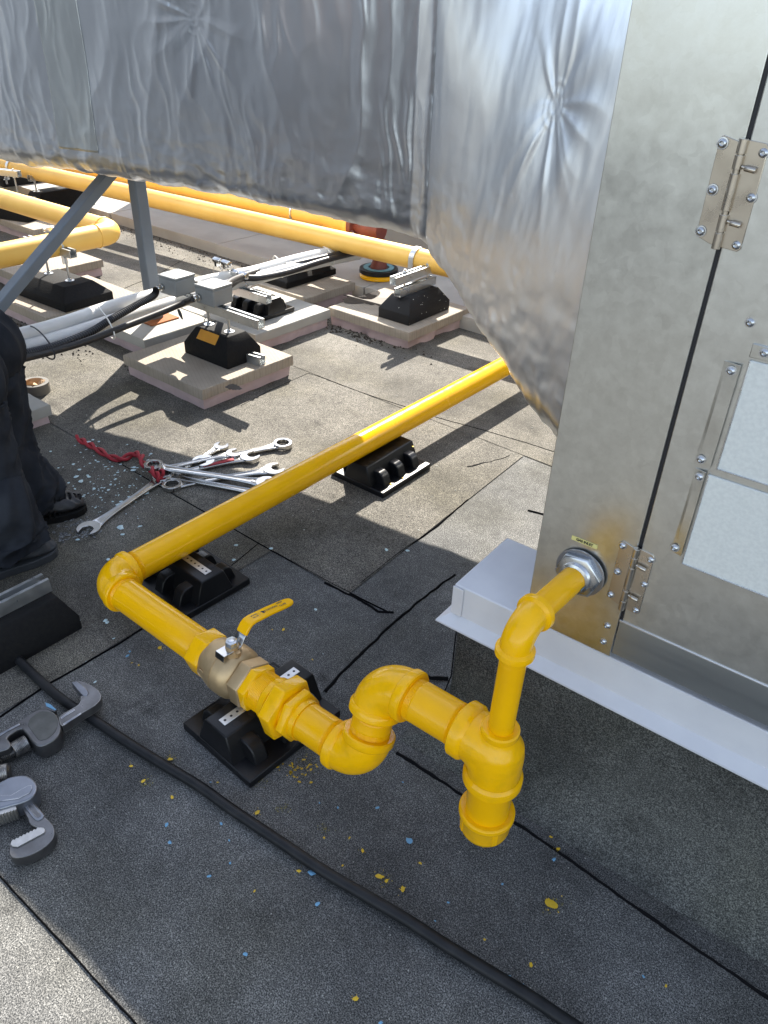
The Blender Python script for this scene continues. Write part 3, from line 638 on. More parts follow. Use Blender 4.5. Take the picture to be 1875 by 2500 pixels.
# valve train on the lower run (x along the pipe)
def X(x, dy=0, dz=0): return V((x, .818 + (x + 1.2) * .015 + dy, RZ + dz))
pipe(P1 + V((.066, 0, 0)), X(-1.205), RP, gas, thr=(.010, 0))
s = MB(); s.hexa(X(-1.222), X(-1.168), .0600, rot=.3); s.build('valve_end', 'yellow_thick', gas, bevel=.002)
valve = MB(); valve.lathe(X(-1.176), (1, .015, 0), [(0, .052), (.006, .056), (.028, .061), (.045, .0655), (.058, .0668), (.0585, .0655), (.0605, .0655), (.061, .0668), (.080, .0665), (.092, .065), (.104, .058), (.110, .050), (.112, .042)], 56)
valve.lathe(X(-1.100, 0, .045), (0, 0, 1), [(0, .030), (.012, .0255), (.016, .0215), (.030, .0205), (.031, .0165), (.042, .0160)], 32)
valve.box(X(-1.078, -.002, .072), (.010, .010, .012))
vo = valve.build('ball_valve', 'brass', gas, angle=30)
s = MB(); s.hexa(X(-1.068), X(-1.028), .0620, rot=.1); s.build('valve_nut', 'brass', vo, bevel=.0015)
s = MB(); s.lathe(X(-1.150, -.060, .006), (0, -1, 0), [(0, .0135), (.0015, .0135), (.0018, .0118), (.0006, .0112), (.0006, .001)], 24)
s.build('cast_mark', 'brass', vo)
s = MB(); s.hexa(X(-1.035), X(-1.006), .0585, rot=.1); s.build('nipple_collar', 'yellow_thick', gas, bevel=.002)
s = MB(); pr = [(0, .052)]
for k in range(9): pr += [(.006 + k * .004, .0475), (.008 + k * .004, .0490)]
pr += [(.05, .0475), (.068, .0500), (.074, .052)]
s.lathe(X(-1.012), (1, .015, 0), pr, 48); s.build('threaded_nipple', 'yellow_thick', gas, angle=25)
un = MB(); un.lathe(X(-.972), (1, .015, 0), [(0, .049), (.004, .054), (.02, .056), (.024, .050), (.11, .048)], 48); uo = un.build('pipe_union', 'yellow_thick', gas)
s = MB(); s.hexa(X(-.948), X(-.906), .0760, rot=.22); s.build('union_nut', 'yellow_thick', uo, bevel=.0035, bseg=3)
s = MB(); s.hexa(X(-.902), X(-.876), .0640, rot=.5); s.build('union_tail', 'yellow_thick', uo, bevel=.003, bseg=3)
pipe(X(-.880), P2 - V((.066, 0, 0)), RP, gas, thr=(.004, .010))
# handle
hx, hy = -1.100, .8195
hz = RZ + .078
def handle_strip(pts, w, th, name, mt, parent, bev=.001, rnd=0):
    s = MB(); vs = []; n = len(pts)
    for j, (y, z, ww) in enumerate(pts):
        t = V((0, pts[min(j + 1, n - 1)][0] - pts[max(j - 1, 0)][0], pts[min(j + 1, n - 1)][1] - pts[max(j - 1, 0)][1])).normalized(); nv = V((0, -t.z, t.y))
        c = V((hx + (y - hy) * .10, y, z))
        for (sx, sn) in ((-1, -1), (1, -1), (1, 1), (-1, 1)): vs.append(c + V((ww * sx, 0, 0)) + nv * th * .5 * sn)
    s.add(vs, [(j * 4 + i, j * 4 + (i + 1) % 4, (j + 1) * 4 + (i + 1) % 4, (j + 1) * 4 + i) for j in range(n - 1) for i in range(4)] + [(3, 2, 1, 0), tuple((n - 1) * 4 + i for i in range(4))])
    return s.build(name, mt, parent, bevel=bev)
hd = handle_strip([(hy - .036, hz - .015, .0150), (hy - .034, hz + .001, .0155), (hy + .008, hz + .001, .0155), (hy + .016, hz + .003, .0150), (hy + .034, hz + .034, .0145), (hy + .044, hz + .044, .0130)], 0, .0032, 'handle', 'chrome', vo)
gp = [(hy + .030, hz + .027, .0165), (hy + .042, hz + .044, .0168), (hy + .050, hz + .050, .0165), (hy + .062, hz + .052, .0160), (hy + .11, hz + .049, .0155), (hy + .152, hz + .044, .0150), (hy + .168, hz + .0425, .0140), (hy + .176, hz + .042, .0105), (hy + .180, hz + .0415, .0050)]
grip = handle_strip(gp, 0, .009, 'handle_grip', 'yellow', hd, bev=.003)
s = MB(); s.hexa((hx, hy, hz + .003), (hx, hy, hz + .023), .0155, rot=.2); s.lathe((hx, hy, hz + .022), (0, 0, 1), [(0, .0095), (.0015, .0090), (.0025, .007), (.0025, .001)], 20); s.build('handle_nut', 'zinc', hd, bevel=.0008)
def on_grip(c):  # text plane along the straight part of the grip, reading up the lever
    y = hy + .048 + c.x * .98; z = hz + .052 - (y - hy - .062) * .075 + .0052
    return V((hx + (y - hy) * .10 - c.y, y, z))
tg = lambda t, s_, u, v_: text_mesh(t, s_, 'lettering', 'ink', grip, lambda c: on_grip(V((c.x + u, c.y + v_, 0))), offset=.0002)
tg('OPEN', .0066, .100, .0058); tg('CLOSE', .0066, .101, -.0058); tg('TORCIOLL', .0082, .070, 0)
tg('600 WOG', .0045, .022, .0045); tg('CSA 125', .0045, .022, -.0035)
b = MB(); zc = [(.041, .004), (.046, .006), (.049, .0045), (.053, .003), (.050, .0005), (.052, -.003), (.047, -.0045), (.043, -.002), (.045, .001)]
b.add([on_grip(V((x, y, 0))) for x, y in zc], [tuple(range(len(zc)))]); b.build('printed_mark', 'ink', grip, smooth=False)
b = MB()
for r0, r1 in ((.0052, .0046),):
    b.add([on_grip(V((.034 + math.cos(a) * r, math.sin(a) * r * .8, 0))) for r in (r0, r1) for a in (0, math.pi / 2, math.pi, 1.5 * math.pi)], [(i, (i + 1) % 4, 4 + (i + 1) % 4, 4 + i) for i in range(4)])
b.build('printed_mark', 'ink', grip, smooth=False)

# ------------------------------------------------------------------ plastic pipe blocks
def plastic_block(label, loc, rz, strip=True):
    r = thing('pipe_block', label, 'pipe support', (0, 0, 0), 0, 'black plastic blocks under the gas pipe')
    b = MB(); b.box((0, 0, .0135), (.252, .292, .023)); b.build('base', 'blackplastic', r, local=True, bevel=.003)
    b = MB()
    def ring(hx_, hy_, z): return [V((-hx_, -hy_, z)), V((hx_, -hy_, z)), V((hx_, hy_, z)), V((-hx_, hy_, z))]
    vs = ring(.066, .143, .022) + ring(.041, .1385, .094) + ring(.038, .1365, .0985)
    b.add(vs, [(j * 4 + i, j * 4 + (i + 1) % 4, (j + 1) * 4 + (i + 1) % 4, (j + 1) * 4 + i) for j in range(2) for i in range(4)] + [(3, 2, 1, 0), (8, 9, 10, 11)])
    bo = b.build('body', 'blackplastic', r, local=True, bevel=.003)
    for sx in (-1, 1):
        for yy in (-.088, 0, .088):
            k = MB()
            pr = [(.045, .022), (.104, .022), (.092, .058), (.084, .068), (.072, .074), (.040, .074)]
            k.prism(pr, yy - .019, yy + .019, lambda p, sx=sx: V((p.x * sx, p.z, p.y)))
            k.build('rib', 'blackplastic', bo, local=True, bevel=.004, bseg=3)
    for yy in (-.095, -.05, 0, .05, .105):
        k = MB(); k.lathe((.026 if abs(yy) < .1 else 0, yy, .0978), (0, 0, 1), [(0, .0088), (.0012, .0088)], 18); k.build('moulded_hole', 'darkgap', bo, local=True)
    k = MB()
    k.box((0, -.1, .0015), (.20, .05, .003)); k.build('base_pad', 'whitechip', r, local=True); k = MB(); k.box((0, .1, .0015), (.20, .05, .003)); k.build('base_pad', 'whitechip', r, local=True)
    if strip:
        k = MB(); k.box((0, 0, .1000), (.0235, .236, .0022)); so_ = k.build('steel_strip', 'strip', r, local=True, bevel=.0008)
        hm = MB()
        for i in range(13):
            y = -.108 + i * .018; hm.lathe((0, y, .1011), (0, 0, 1), [(0, .0033), (.0003, .0033)], 12)
        hm.build('strip_holes', 'darkgap', so_, local=True)
    r.location = loc; r.rotation_euler = (0, 0, rz)
    return r
pb = plastic_block('black plastic pipe block under the brass valve and union', (-1.030, .836, 0), R_(-2))
pb2 = plastic_block('black plastic pipe block half in shade under the long sunlit gas pipe', (-1.600, 1.972, .0), R_(1), strip=False)
pb3 = copy_tree(pb, (-1.612, 1.062, 0), R_(88), 'black plastic pipe block beside the corner elbow of the gas pipe')

# ------------------------------------------------------------------ duct
DT = 1.77
FR = [(-6.2, 1.62, .74), (-4.6, 1.76, .80), (-3.4, 1.885, .845), (-2.5, 1.97, .870), (-1.56, 2.03, .860), (-1.46, 1.992, .838), (-1.28, 1.865, .805), (-1.105, 1.728, .775), (-.65, 1.395, .712), (-.505, 1.29, .69)]
BK = [(-6.2, 2.0), (-4.6, 2.15), (-3.4, 2.315), (-2.5, 2.575), (-1.56, 2.68), (-1.46, 2.67), (-1.28, 2.67), (-1.105, 2.66), (-.65, 2.58), (-.505, 2.5)]
cum = [0]
for i in range(1, len(FR)): cum.append(cum[-1] + math.hypot(FR[i][0] - FR[i - 1][0], FR[i][1] - FR[i - 1][1]))
def lerp_tab(tab, s):
    for i in range(len(cum) - 1):
        if s <= cum[i + 1] + 1e-9:
            t = (s - cum[i]) / (cum[i + 1] - cum[i]); return [a + (b_ - a) * t for a, b_ in zip(tab[i], tab[i + 1])]
    return list(tab[-1])
s_seam = cum[5]
PINS = []   # (s, z) of the insulation pins on the front face
def s_of(px, py):   # walk the front line for the spot a pixel sees
    best = None
    for k in range(2000):
        s_ = cum[-1] * k / 2000; x, y, zb_ = lerp_tab(FR, s_)
        r = ray(px, py); t = x / r.x; dyy = abs(r.y * t - y)
        if best is None or dyy < best[0]: best = (dyy, s_, CAM.z + r.z * t)
    return best[1], best[2]
for p in ((418, 42), (1138, 225)): PINS.append(s_of(*p))
def wrinkle(s_, z, zb_):
    d = 0.0
    right_ = 1 / (1 + math.exp(-(s_ - s_seam) * 30)); leftw = 1 - right_
    p = V((s_, z, 1.7))
    # long vertical folds
    q = V((s_ * 5.5 + fbm(V((s_ * 2, z * 1.5, 5)), 3) * .45, z * 1.1, 0))
    rid = 1 - abs(noise.noise(q)) * 2; d += .0052 * (rid ** 1.5 if rid > 0 else 0) * (leftw * 1.0 + right_ * .10)
    q = V((s_ * 15 + fbm(V((s_ * 3, z * 2, 8)), 3) * 1.8, z * 3.6, 4))
    rid = 1 - abs(noise.noise(q)) * 2.2; d += .0026 * (rid ** 1.1 if rid > 0 else 0) * (leftw + right_ * .12) * (.4 + 1.2 * max(0, noise.noise(V((s_ * 2.2, z * 2.6, 7))) + .3))
    d += .006 * fbm(p * 2.0, 2) + .0018 * fbm(V((s_ * 8, z * 4, 2)), 3)
    # crumple near the bottom edge and soft billow
    low = math.exp(-max(0, z - zb_) / .12)
    d += low * (.009 * fbm(V((s_ * 8, z * 14, 3)), 3) + .0015 * noise.noise(V((s_ * 26, z * 30, 1))))
    for i, (ps, pz) in enumerate(PINS):
        dx, dz = s_ - ps, z - pz; r = math.hypot(dx, dz)
        if r < .5:
            an = math.atan2(dz, dx)
            d -= .010 * math.exp(-(r / .11) ** 2)
            rr = 1 - abs(noise.noise(V((math.cos(an) * 2.0, math.sin(an) * 2.0, i * 3.1 + r * 3)))) * 2.6
            d += .0034 * max(0, rr) * math.exp(-((r - .13) / .11) ** 2)
            if r < .055: d += .0006 * (1 if .042 < r < .048 or .018 < r < .026 else 0)
    # groove where the bend starts
    e_ = s_ - s_seam - .010 * noise.noise(V((z * 7, 0, 0))) - .004 * noise.noise(V((z * 40, 0, 0)))
    d += .010 / (1 + math.exp(max(-60, min(60, -e_ * 420)))) - .006 * math.exp(-((e_ + .012) / .010) ** 2)
    d -= .13 * (z - .80) * (lambda u: u * u * (3 - 2 * u))(min(1, max(0, (s_ - s_seam) / .45)))
    return d
duct = thing('insulated_duct', 'large ventilation duct wrapped in crinkled silver foil, joined to the cabinet', 'duct', (-2.5, 2.3, .88))
rad = .075
def ring_at(s_):
    x, y, zb_ = lerp_tab(FR, s_); bx, by = lerp_tab(BK, s_)
    e = .02; x2, y2, _ = lerp_tab(FR, min(cum[-1], s_ + e)); x1, y1, _ = lerp_tab(FR, max(0, s_ - e))
    t = V((x2 - x1, y2 - y1, 0)).normalized(); nrm = V((t.y, -t.x, 0)); bd = V((bx - x, by - y, 0)).normalized(); W = math.hypot(bx - x, by - y)
    F = V((x, y, 0)); out = []
    def add(pp, nn_, zz): out.append((pp, nn_, zz))
    nz = 190
    for k in range(nz + 1):
        z = DT - (DT - zb_ - rad) * k / nz; add(F + V((0, 0, z)), nrm, z)
    for k in range(1, 11):
        a = math.pi / 2 * k / 10
        add(F + bd * rad * (1 - math.cos(a)) + V((0, 0, zb_ + rad - rad * math.sin(a))), (nrm * math.cos(a) + V((0, 0, -1)) * math.sin(a)), zb_ + rad * (1 - math.sin(a)))
    for k in range(1, 41):
        add(F + bd * (rad + (W - 2 * rad) * k / 40) + V((0, 0, zb_)), V((0, 0, -1)), zb_)
    add(F + bd * W + V((0, 0, zb_ + rad)), bd, zb_ + rad); add(F + bd * W + V((0, 0, DT)), bd, DT); 
    return out, zb_
SN = []
s_ = .0
while s_ < cum[-1]:
    SN.append(s_); s_ += .012 if s_ < cum[2] - .9 else .0065
SN.append(cum[-1])
vs, fs = [], []; L = None
for s_ in SN:
    rg, zb_ = ring_at(s_); L = len(rg)
    for k, (pp, nn_, zz) in enumerate(rg):
        d = wrinkle(s_, zz if nn_.z > -.9 else zz - .0 , zb_) if k < L - 2 else 0
        if k > 201: d = .008 * fbm(V((pp.x * 6, pp.y * 6, 0)), 3) + .003
        vs.append(pp + nn_ * d)
for j in range(len(SN) - 1):
    for i in range(L):
        k = (i + 1) % L; fs.append((j * L + i, j * L + k, (j + 1) * L + k, (j + 1) * L + i))
d_ = MB(); d_.add(vs, fs); d_.build('foil_wrap', 'foil', duct, angle=180)
# foil tape strips laid on the wrap
def tape_patch(poly, name='foil_tape', mtn='foil'):
    """poly: list of (s, z) corners (quad), laid 2.5 mm proud of the wrap"""
    a, b_, c, e = poly; n, m_ = 60, 60; s = MB(); vs = []
    for i in range(n + 1):
        for j in range(m_ + 1):
            u, v_ = i / n, j / m_
            ss = (a[0] * (1 - u) + b_[0] * u) * (1 - v_) + (e[0] * (1 - u) + c[0] * u) * v_; zz = (a[1] * (1 - u) + b_[1] * u) * (1 - v_) + (e[1] * (1 - u) + c[1] * u) * v_
            x, y, zb_ = lerp_tab(FR, ss); x2, y2, _ = lerp_tab(FR, min(cum[-1], ss + .02)); x1, y1, _ = lerp_tab(FR, max(0, ss - .02))
            t = V((x2 - x1, y2 - y1, 0)).normalized(); nrm = V((t.y, -t.x, 0))
            zz = max(zz, zb_ + rad)
            vs.append(V((x, y, zz)) + nrm * (wrinkle(ss, zz, zb_) + .0012))
    s.add(vs, [(i * (m_ + 1) + j, (i + 1) * (m_ + 1) + j, (i + 1) * (m_ + 1) + j + 1, i * (m_ + 1) + j + 1) for i in range(n) for j in range(m_)])
    o = s.build(name, mtn, duct, angle=180); sd = o.modifiers.new('solid', 'SOLIDIFY'); sd.thickness = .0004; sd.offset = 1; return o
for q in (((70, -40), (160, -40), (215, 330), (130, 320)),):
    tape_patch([s_of(*p) for p in q], mtn='foiltape' if q[0][0] < 100 else 'foil')

# frame under the duct
st = thing('duct_stand', 'grey painted steel post with diagonal brace holding up the foil duct', 'stand', (-3.35, 2.25, .10))
fx_, fy_ = -3.36, 2.245
s = MB(); s.box((fx_, fy_, .50), (.062, .062, .79)); s.build('post', 'greypaint', st, bevel=.006)
s = MB(); a, b_ = V((-3.40, 2.20, .86)), V((-3.38, 1.10, .065)); d = b_ - a
s.box((a + b_) / 2, (.062, d.length, .045), Matrix.Rotation(math.atan2(-d.z, -d.y), 3, 'X')); s.build('brace', 'greypaint', st, bevel=.004)
s = MB(); s.box((fx_, fy_, .104), (.17, .17, .007)); s.build('foot_plate', 'rust', st, bevel=.001)

# ------------------------------------------------------------------ pavers on foam boards
def paver(label, x0, y0, x1, y1, mt='paver', top=.100, seed=1, foam=True, chip=0):
    o = slab('paver', x0, x1, y0, y1, top - .046, top, mt, seed=seed, jag=.003)
    tag(o, 'concrete paver ' + label, 'paver', 'concrete pavers lying on foam boards')
    if foam:
        f = slab('foam_board', x0 + .012, x1 - .012, y0 + .012, y1 - .012, .001, top - .0475, 'foam', seed=seed + 40, jag=.006, chip=chip)
        tag(f, 'pinkish foam under the paver ' + label, 'foam board', 'foam boards under the pavers')
paver('under the two grey junction boxes', -3.065, 1.845, -2.495, 2.385, seed=1)
paver('under the speckled black support near the foil duct bend', -2.85, 3.005, -2.285, 3.555, seed=2, chip=.02)
paver('of smooth concrete under the small block behind the boxes', -3.40, 2.440, -2.815, 2.985, 'paver_plain', seed=3, top=.100)
paver('under the rusty foot plate of the grey post', -3.705, 2.02, -3.145, 2.432, 'paver_plain', seed=4)
paver('under the far dark block beside the red valve', -3.62, 3.02, -3.04, 3.44, seed=5, chip=.03)
paver('under the black support below the yellow pipe bend', -4.26, 1.86, -3.76, 2.42, seed=6)
paver('under the far left supports', -6.0, 2.735, -5.42, 3.26, seed=7)
paver('behind the lower yellow pipe at the left edge', -5.05, 2.12, -4.47, 2.66, seed=8)
paver('partly hidden behind the dark trouser leg', -3.40, .86, -2.86, 1.355, 'paver_plain', seed=9, top=.085)
s = MB()   # wet-looking stain patches on two pavers
def blot(cx, cy, z, r, mt, name, label, cat, sy=1.0, n=26, seed=0, kind=None, group=None, jag=.35):
    s = MB(); pts = []
    for k in range(n):
        a = 2 * math.pi * k / n; rr = r * (1 + jag * noise.noise(V((math.cos(a) * 2, math.sin(a) * 2, seed * 1.7))) * 2 + .25 * noise.noise(V((math.cos(a) * 6, math.sin(a) * 6, seed))))
        pts.append((cx + rr * math.cos(a), cy + rr * sy * math.sin(a), z))
    s.add(pts, [tuple(range(n))]); return s
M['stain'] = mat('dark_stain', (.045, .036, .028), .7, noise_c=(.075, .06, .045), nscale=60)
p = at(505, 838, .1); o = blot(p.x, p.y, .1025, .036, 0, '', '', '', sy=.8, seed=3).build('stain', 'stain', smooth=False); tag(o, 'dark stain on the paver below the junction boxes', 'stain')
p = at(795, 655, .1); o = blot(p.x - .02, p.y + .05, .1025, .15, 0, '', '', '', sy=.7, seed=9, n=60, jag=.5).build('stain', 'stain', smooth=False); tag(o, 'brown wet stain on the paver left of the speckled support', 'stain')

# ------------------------------------------------------------------ rubber supports with threaded rods and strut
def strut_mb(mb, c, L, ax, w=.041, h=.041, th=.0026, up=1):
    """C channel, open side up"""
    c = V(c); ax = V(ax).normalized(); sd = V((-ax.y, ax.x, 0)); z = V((0, 0, 1))
    def bx(u, v_, du, dv):
        vs = []
        for a in (-L / 2, L / 2):
            for (su, sv) in ((-1, -1), (1, -1), (1, 1), (-1, 1)): vs.append(c + ax * a + sd * (u + su * du / 2) + z * (v_ + sv * dv / 2))
        mb.add(vs, [(0, 1, 2, 3), (7, 6, 5, 4), (0, 4, 5, 1), (1, 5, 6, 2), (2, 6, 7, 3), (3, 7, 4, 0)])
    bx(0, -up * (h / 2 - th / 2), w, th); bx(-(w / 2 - th / 2), 0, th, h - 2 * th - .0004); bx(w / 2 - th / 2, 0, th, h - 2 * th - .0004)
    for sg in (-1, 1):
        bx(sg * (w / 2 - .005), up * (h / 2 - th / 2), .010, th); bx(sg * (w / 2 - .010 + th / 2), up * (h / 2 - th - .0035), th, .0065)
    return mb
def rubber_support(label, loc, rz, L=.30, W=.20, H=.125, mt='rubber', rods=(-.10, .10), strut_z=.235, strut_L=.32, strut_off=0, sticker=False, name='rubber_support', tf=.345, foot_strut=False, double=False):
    r = thing(name, label, 'pipe support', (0, 0, 0), 0, 'black rubber supports with steel strut on the roof')
    def ring(hx_, hy_, z): return [V((-hx_, -hy_, z)), V((hx_, -hy_, z)), V((hx_, hy_, z)), V((-hx_, hy_, z))]
    b = MB(); vs = ring(L / 2, W / 2, 0) + ring(L / 2, W / 2, H * .42) + ring(L * tf, W * .29, H)
    b.add(vs, [(j * 4 + i, j * 4 + (i + 1) % 4, (j + 1) * 4 + (i + 1) % 4, (j + 1) * 4 + i) for j in range(2) for i in range(4)] + [(3, 2, 1, 0), (8, 9, 10, 11)])
    bo = b.build('block', mt, r, local=True, bevel=.004)
    if sticker:
        a0 = V((0, -W / 2, H * .42)); a1 = V((0, -W * .29, H)); nrm = (a1 - a0).cross(V((1, 0, 0))).normalized(); nrm = -nrm if nrm.y > 0 else nrm
        q = [a0.lerp(a1, .42), a0.lerp(a1, .98)]
        b = MB(); b.add([q[0] + V((-.075, 0, 0)) + nrm * .0015, q[0] + V((.055, 0, 0)) + nrm * .0015, q[1] + V((.062, 0, 0)) + nrm * .0015, q[1] + V((-.065, 0, 0)) + nrm * .0015], [(0, 1, 2, 3)]); b.build('sticker', 'orange', bo, local=True, smooth=False)
    for x in rods:
        b = MB(); b.lathe((x * .8, 0, H), (0, 0, 1), [(0, .024), (.003, .024), (.0032, .010)], 24); b.build('washer', 'zinc', r, local=True)
        pr = [(0, .0058)]; k = 0
        while k * .0024 < strut_z + .03 - H: pr += [(k * .0024 + .0006, .0060), (k * .0024 + .0018, .0052)]; k += 1
        b = MB(); b.lathe((x * .8, 0, H), (0, 0, 1), pr, 12); b.build('threaded_rod', 'strut', r, local=True, angle=80)
        b = MB(); b.hexa((x * .8, 0, H + .003), (x * .8, 0, H + .012), .011); b.hexa((x * .8, 0, strut_z - .032), (x * .8, 0, strut_z - .022), .011); b.build('nut', 'zinc', r, local=True, bevel=.001)
    if strut_L:
        b = MB(); strut_mb(b, (strut_off, 0, strut_z), strut_L, (1, 0, 0)); b.build('strut_channel', 'strut', r, local=True, smooth=False)
    if foot_strut:
        b = MB(); strut_mb(b, (L / 2 + .012, .035, .021), .12, (1, .15, 0)); b.build('strut_channel', 'strut', r, local=True, smooth=False)
    if double:
        b = MB(); strut_mb(b, (0, 0, H + .021), L * .86, (1, 0, 0)); b.build('strut_channel', 'strut', r, local=True, smooth=False)
        for x in (-.1, .1):
            b = MB(); b.cyl((x, 0, H + .03), (x, 0, strut_z + .04), .006, 12); b.hexa((x, 0, strut_z + .021), (x, 0, strut_z + .032), .012); b.build('threaded_rod', 'zinc', r, local=True)
    r.location = loc; r.rotation_euler = (0, 0, rz)
    return r
PT = .1
s1 = rubber_support('black rubber support with orange sticker carrying the two grey junction boxes', (-2.735, 2.165, PT), R_(1), L=.30, W=.205, H=.128, rods=(-.10, .075), strut_z=.217, strut_L=.56, strut_off=-.005, sticker=True, foot_strut=True)
s2 = rubber_support('speckled black rubber support holding the long yellow pipe near the duct bend', (-2.455, 3.265, PT), R_(91), L=.37, W=.205, H=.125, mt='speckled', rods=(), strut_z=.215, strut_L=.40, double=True)
s3 = rubber_support('dusty black rubber support below the bend of the left yellow pipe', (-3.99, 2.11, PT), R_(3), L=.46, W=.30, H=.105, rods=(-.14, .10), strut_z=.260, strut_L=.42, strut_off=-.05)
s4 = rubber_support('black rubber support at the far left clamped to the long yellow pipe', (-6.05, 3.30, .01), R_(92), L=.50, W=.24, H=.20, rods=(-.20, .16), strut_z=.30, strut_L=.40)
s5 = rubber_support('black rubber support at the left edge under the upper yellow pipe', (-5.86, 2.86, PT), R_(20), L=.40, W=.24, H=.14, rods=(.06,), strut_z=.30, strut_L=.20)
s6 = rubber_support('dark rubber block in the upper left corner behind the pipes', (-7.15, 3.62, .07), R_(88), L=.5, W=.28, H=.16, rods=(), strut_z=.2, strut_L=0)
s7 = rubber_support('low dark rubber block beneath the white sleeves near the red valve', (-3.36, 3.27, PT), R_(90), L=.42, W=.26, H=.085, rods=(), strut_z=.2, strut_L=0)
s8 = rubber_support('black rubber support at the left edge with a bright strut channel on top', (-1.758, .490, 0), R_(90), L=.49, W=.19, H=.112, rods=(), strut_z=.1328, strut_L=.40, strut_off=.02, tf=.44)
# small plastic block and strut behind the boxes
pb4 = copy_tree(pb, (-3.075, 2.70, PT), R_(90), 'small black plastic block with strut behind the junction boxes')
cs = thing('clamp_strut', 'short steel strut with four shiny pipe clamps behind the junction boxes', 'strut', (-3.13, 2.66, .2235))
b = MB(); strut_mb(b, (-3.10, 2.60, .2235), .42, (1, .05, 0)); b.build('strut_channel', 'strut', cs, smooth=False)
TUBX = (-3.255, -3.185)
for i, x in enumerate((-3.262, -3.195, -3.125, -3.065)):
    b = MB(); r = .036 if i < 2 else .019
    zc_ = .2455 + r
    b.tube([(x + (r + .002) * math.cos(a), 2.60, zc_ + (r + .002) * math.sin(a)) for a in [math.pi * (-.15 + 1.3 * k / 16) for k in range(17)]], .0035, 8)
    b.box((x + .004, 2.60, zc_ + r + .018), (.018, .034, .030)); b.hexa((x - .022, 2.60, zc_ + r + .028), (x + .030, 2.60, zc_ + r + .028), .019)
    b.build('pipe_clamp', 'chrome', cs, bevel=.001)

# junction boxes
def junction_box(label, loc, rz):
    j = thing('junction_box', label, 'junction box', (0, 0, 0), 0, 'grey junction boxes on the strut')
    b = MB(); b.box((0, 0, .038), (.118, .122, .076)); b.build('enclosure', 'greybox', j, local=True, bevel=.007, bseg=3)
    b = MB(); b.box((0, 0, .0815), (.121, .125, .0115)); b.build('lid', 'greybox', j, local=True, bevel=.004, bseg=3)
    for sx in (-1, 1):
        for sy in (-1, 1):
            b = MB(); b.lathe((sx * .050, sy * .052, .0872), (0, 0, 1), [(0, .0045), (.0008, .0045)], 12); b.build('screw', 'darkgap', j, local=True)
    j.location = loc; j.rotation_euler = (0, 0, rz); return j
jb = junction_box('grey junction box nearer the camera with a plain black cable', (-2.775, 2.178, .3385), R_(4))
jb2 = copy_tree(jb, (-3.005, 2.150, .3385), R_(4), 'grey junction box farther left with a corrugated black conduit')
for (bx_, dx_) in ((jb, -.0), (jb2, 0)):
    b = MB(); g0 = V((-.03, -.062, .034)); b.hexa(g0 + V((0, .002, 0)), g0 + V((0, -.012, -.001)), .017); b.lathe(g0 + V((0, -.012, 0)), (0, -1, -.08), [(0, .013), (.018, .0125), (.022, .009)], 20)
    b.build('cable_gland', 'chrome', bx_, local=True, bevel=.001)

# ------------------------------------------------------------------ white sleeves and cables
def px_line(pts, z): return [at(x, y, zz) for (x, y), zz in zip(pts, z if isinstance(z, (list, tuple)) else [z] * len(pts))]
bundle = 'white insulated tubes and black cables running past the junction boxes'
wl = [(-60, 752), (0, 737), (130, 702), (250, 661), (370, 628), (455, 606), (545, 588), (640, 562), (720, 544), (775, 534)]
o = MB().tube(spline(px_line(wl, [.40, .385, .335, .295, .275, .275, .285, .28, .27, .26]), 8), .032, 28).build('insulated_tube', 'whitepipe'); tag(o, 'thick white insulated tube, upper of the pair, passing behind the boxes', 'tube', 'white insulated tubes')
wl2 = [(-60, 782), (0, 768), (130, 730), (250, 691), (370, 655), (450, 628), (545, 603), (640, 578), (720, 560), (775, 549)]
o = MB().tube(spline(px_line(wl2, [.375, .36, .31, .27, .25, .255, .265, .26, .25, .24]), 8), .031, 28).build('insulated_tube', 'whitepipe'); tag(o, 'thick white insulated tube, lower of the pair, beside the black conduit', 'tube', 'white insulated tubes')
# corrugated conduit
g2 = V(jb2.location) + V((-.03, -.095, .030))
cp = spline([g2] + px_line([(330, 640), (290, 662), (240, 690), (190, 720), (120, 747), (60, 762), (0, 775), (-60, 790)], [.345, .33, .32, .315, .325, .345, .36, .375]), 26)
rr = [.0150 + .0016 * (1 if (k // 1) % 2 else -1) for k in range(len(cp))]
o = MB().tube(cp, .016, 18, radii=rr).build('corrugated_conduit', 'cable', angle=20); tag(o, 'ribbed black conduit leaving the left junction box', 'conduit')
g1 = V(jb.location) + V((-.03, -.095, .030))
o = MB().tube(spline([g1] + px_line([(395, 655), (340, 678), (270, 705), (190, 736), (120, 757), (60, 772), (0, 785), (-60, 798)], [.335, .32, .31, .305, .315, .335, .355, .37]), 10), .0145, 20).build('power_cable', 'cable'); tag(o, 'smooth black cable leaving the front junction box', 'cable')
o = MB().tube(spline([V(jb2.location) + V((.02, .058, .035))] + px_line([(450, 617), (480, 626), (520, 602), (560, 600), (620, 588), (690, 566), (750, 550), (800, 540)], [.36, .33, .30, .29, .27, .27, .27, .27]), 8), .0165, 18).build('power_cable', 'cable'); tag(o, 'thick grey-black cable running from the boxes toward the red valve, lower strand', 'cable')
o = MB().tube(spline([V(jb.location) + V((0, .058, .035))] + px_line([(495, 611), (525, 597), (580, 580), (640, 570), (700, 556), (760, 542), (800, 533)], [.35, .31, .28, .28, .28, .28, .28]), 8), .0165, 18).build('power_cable', 'cable'); tag(o, 'thick grey-black cable running from the boxes toward the red valve, upper strand', 'cable')
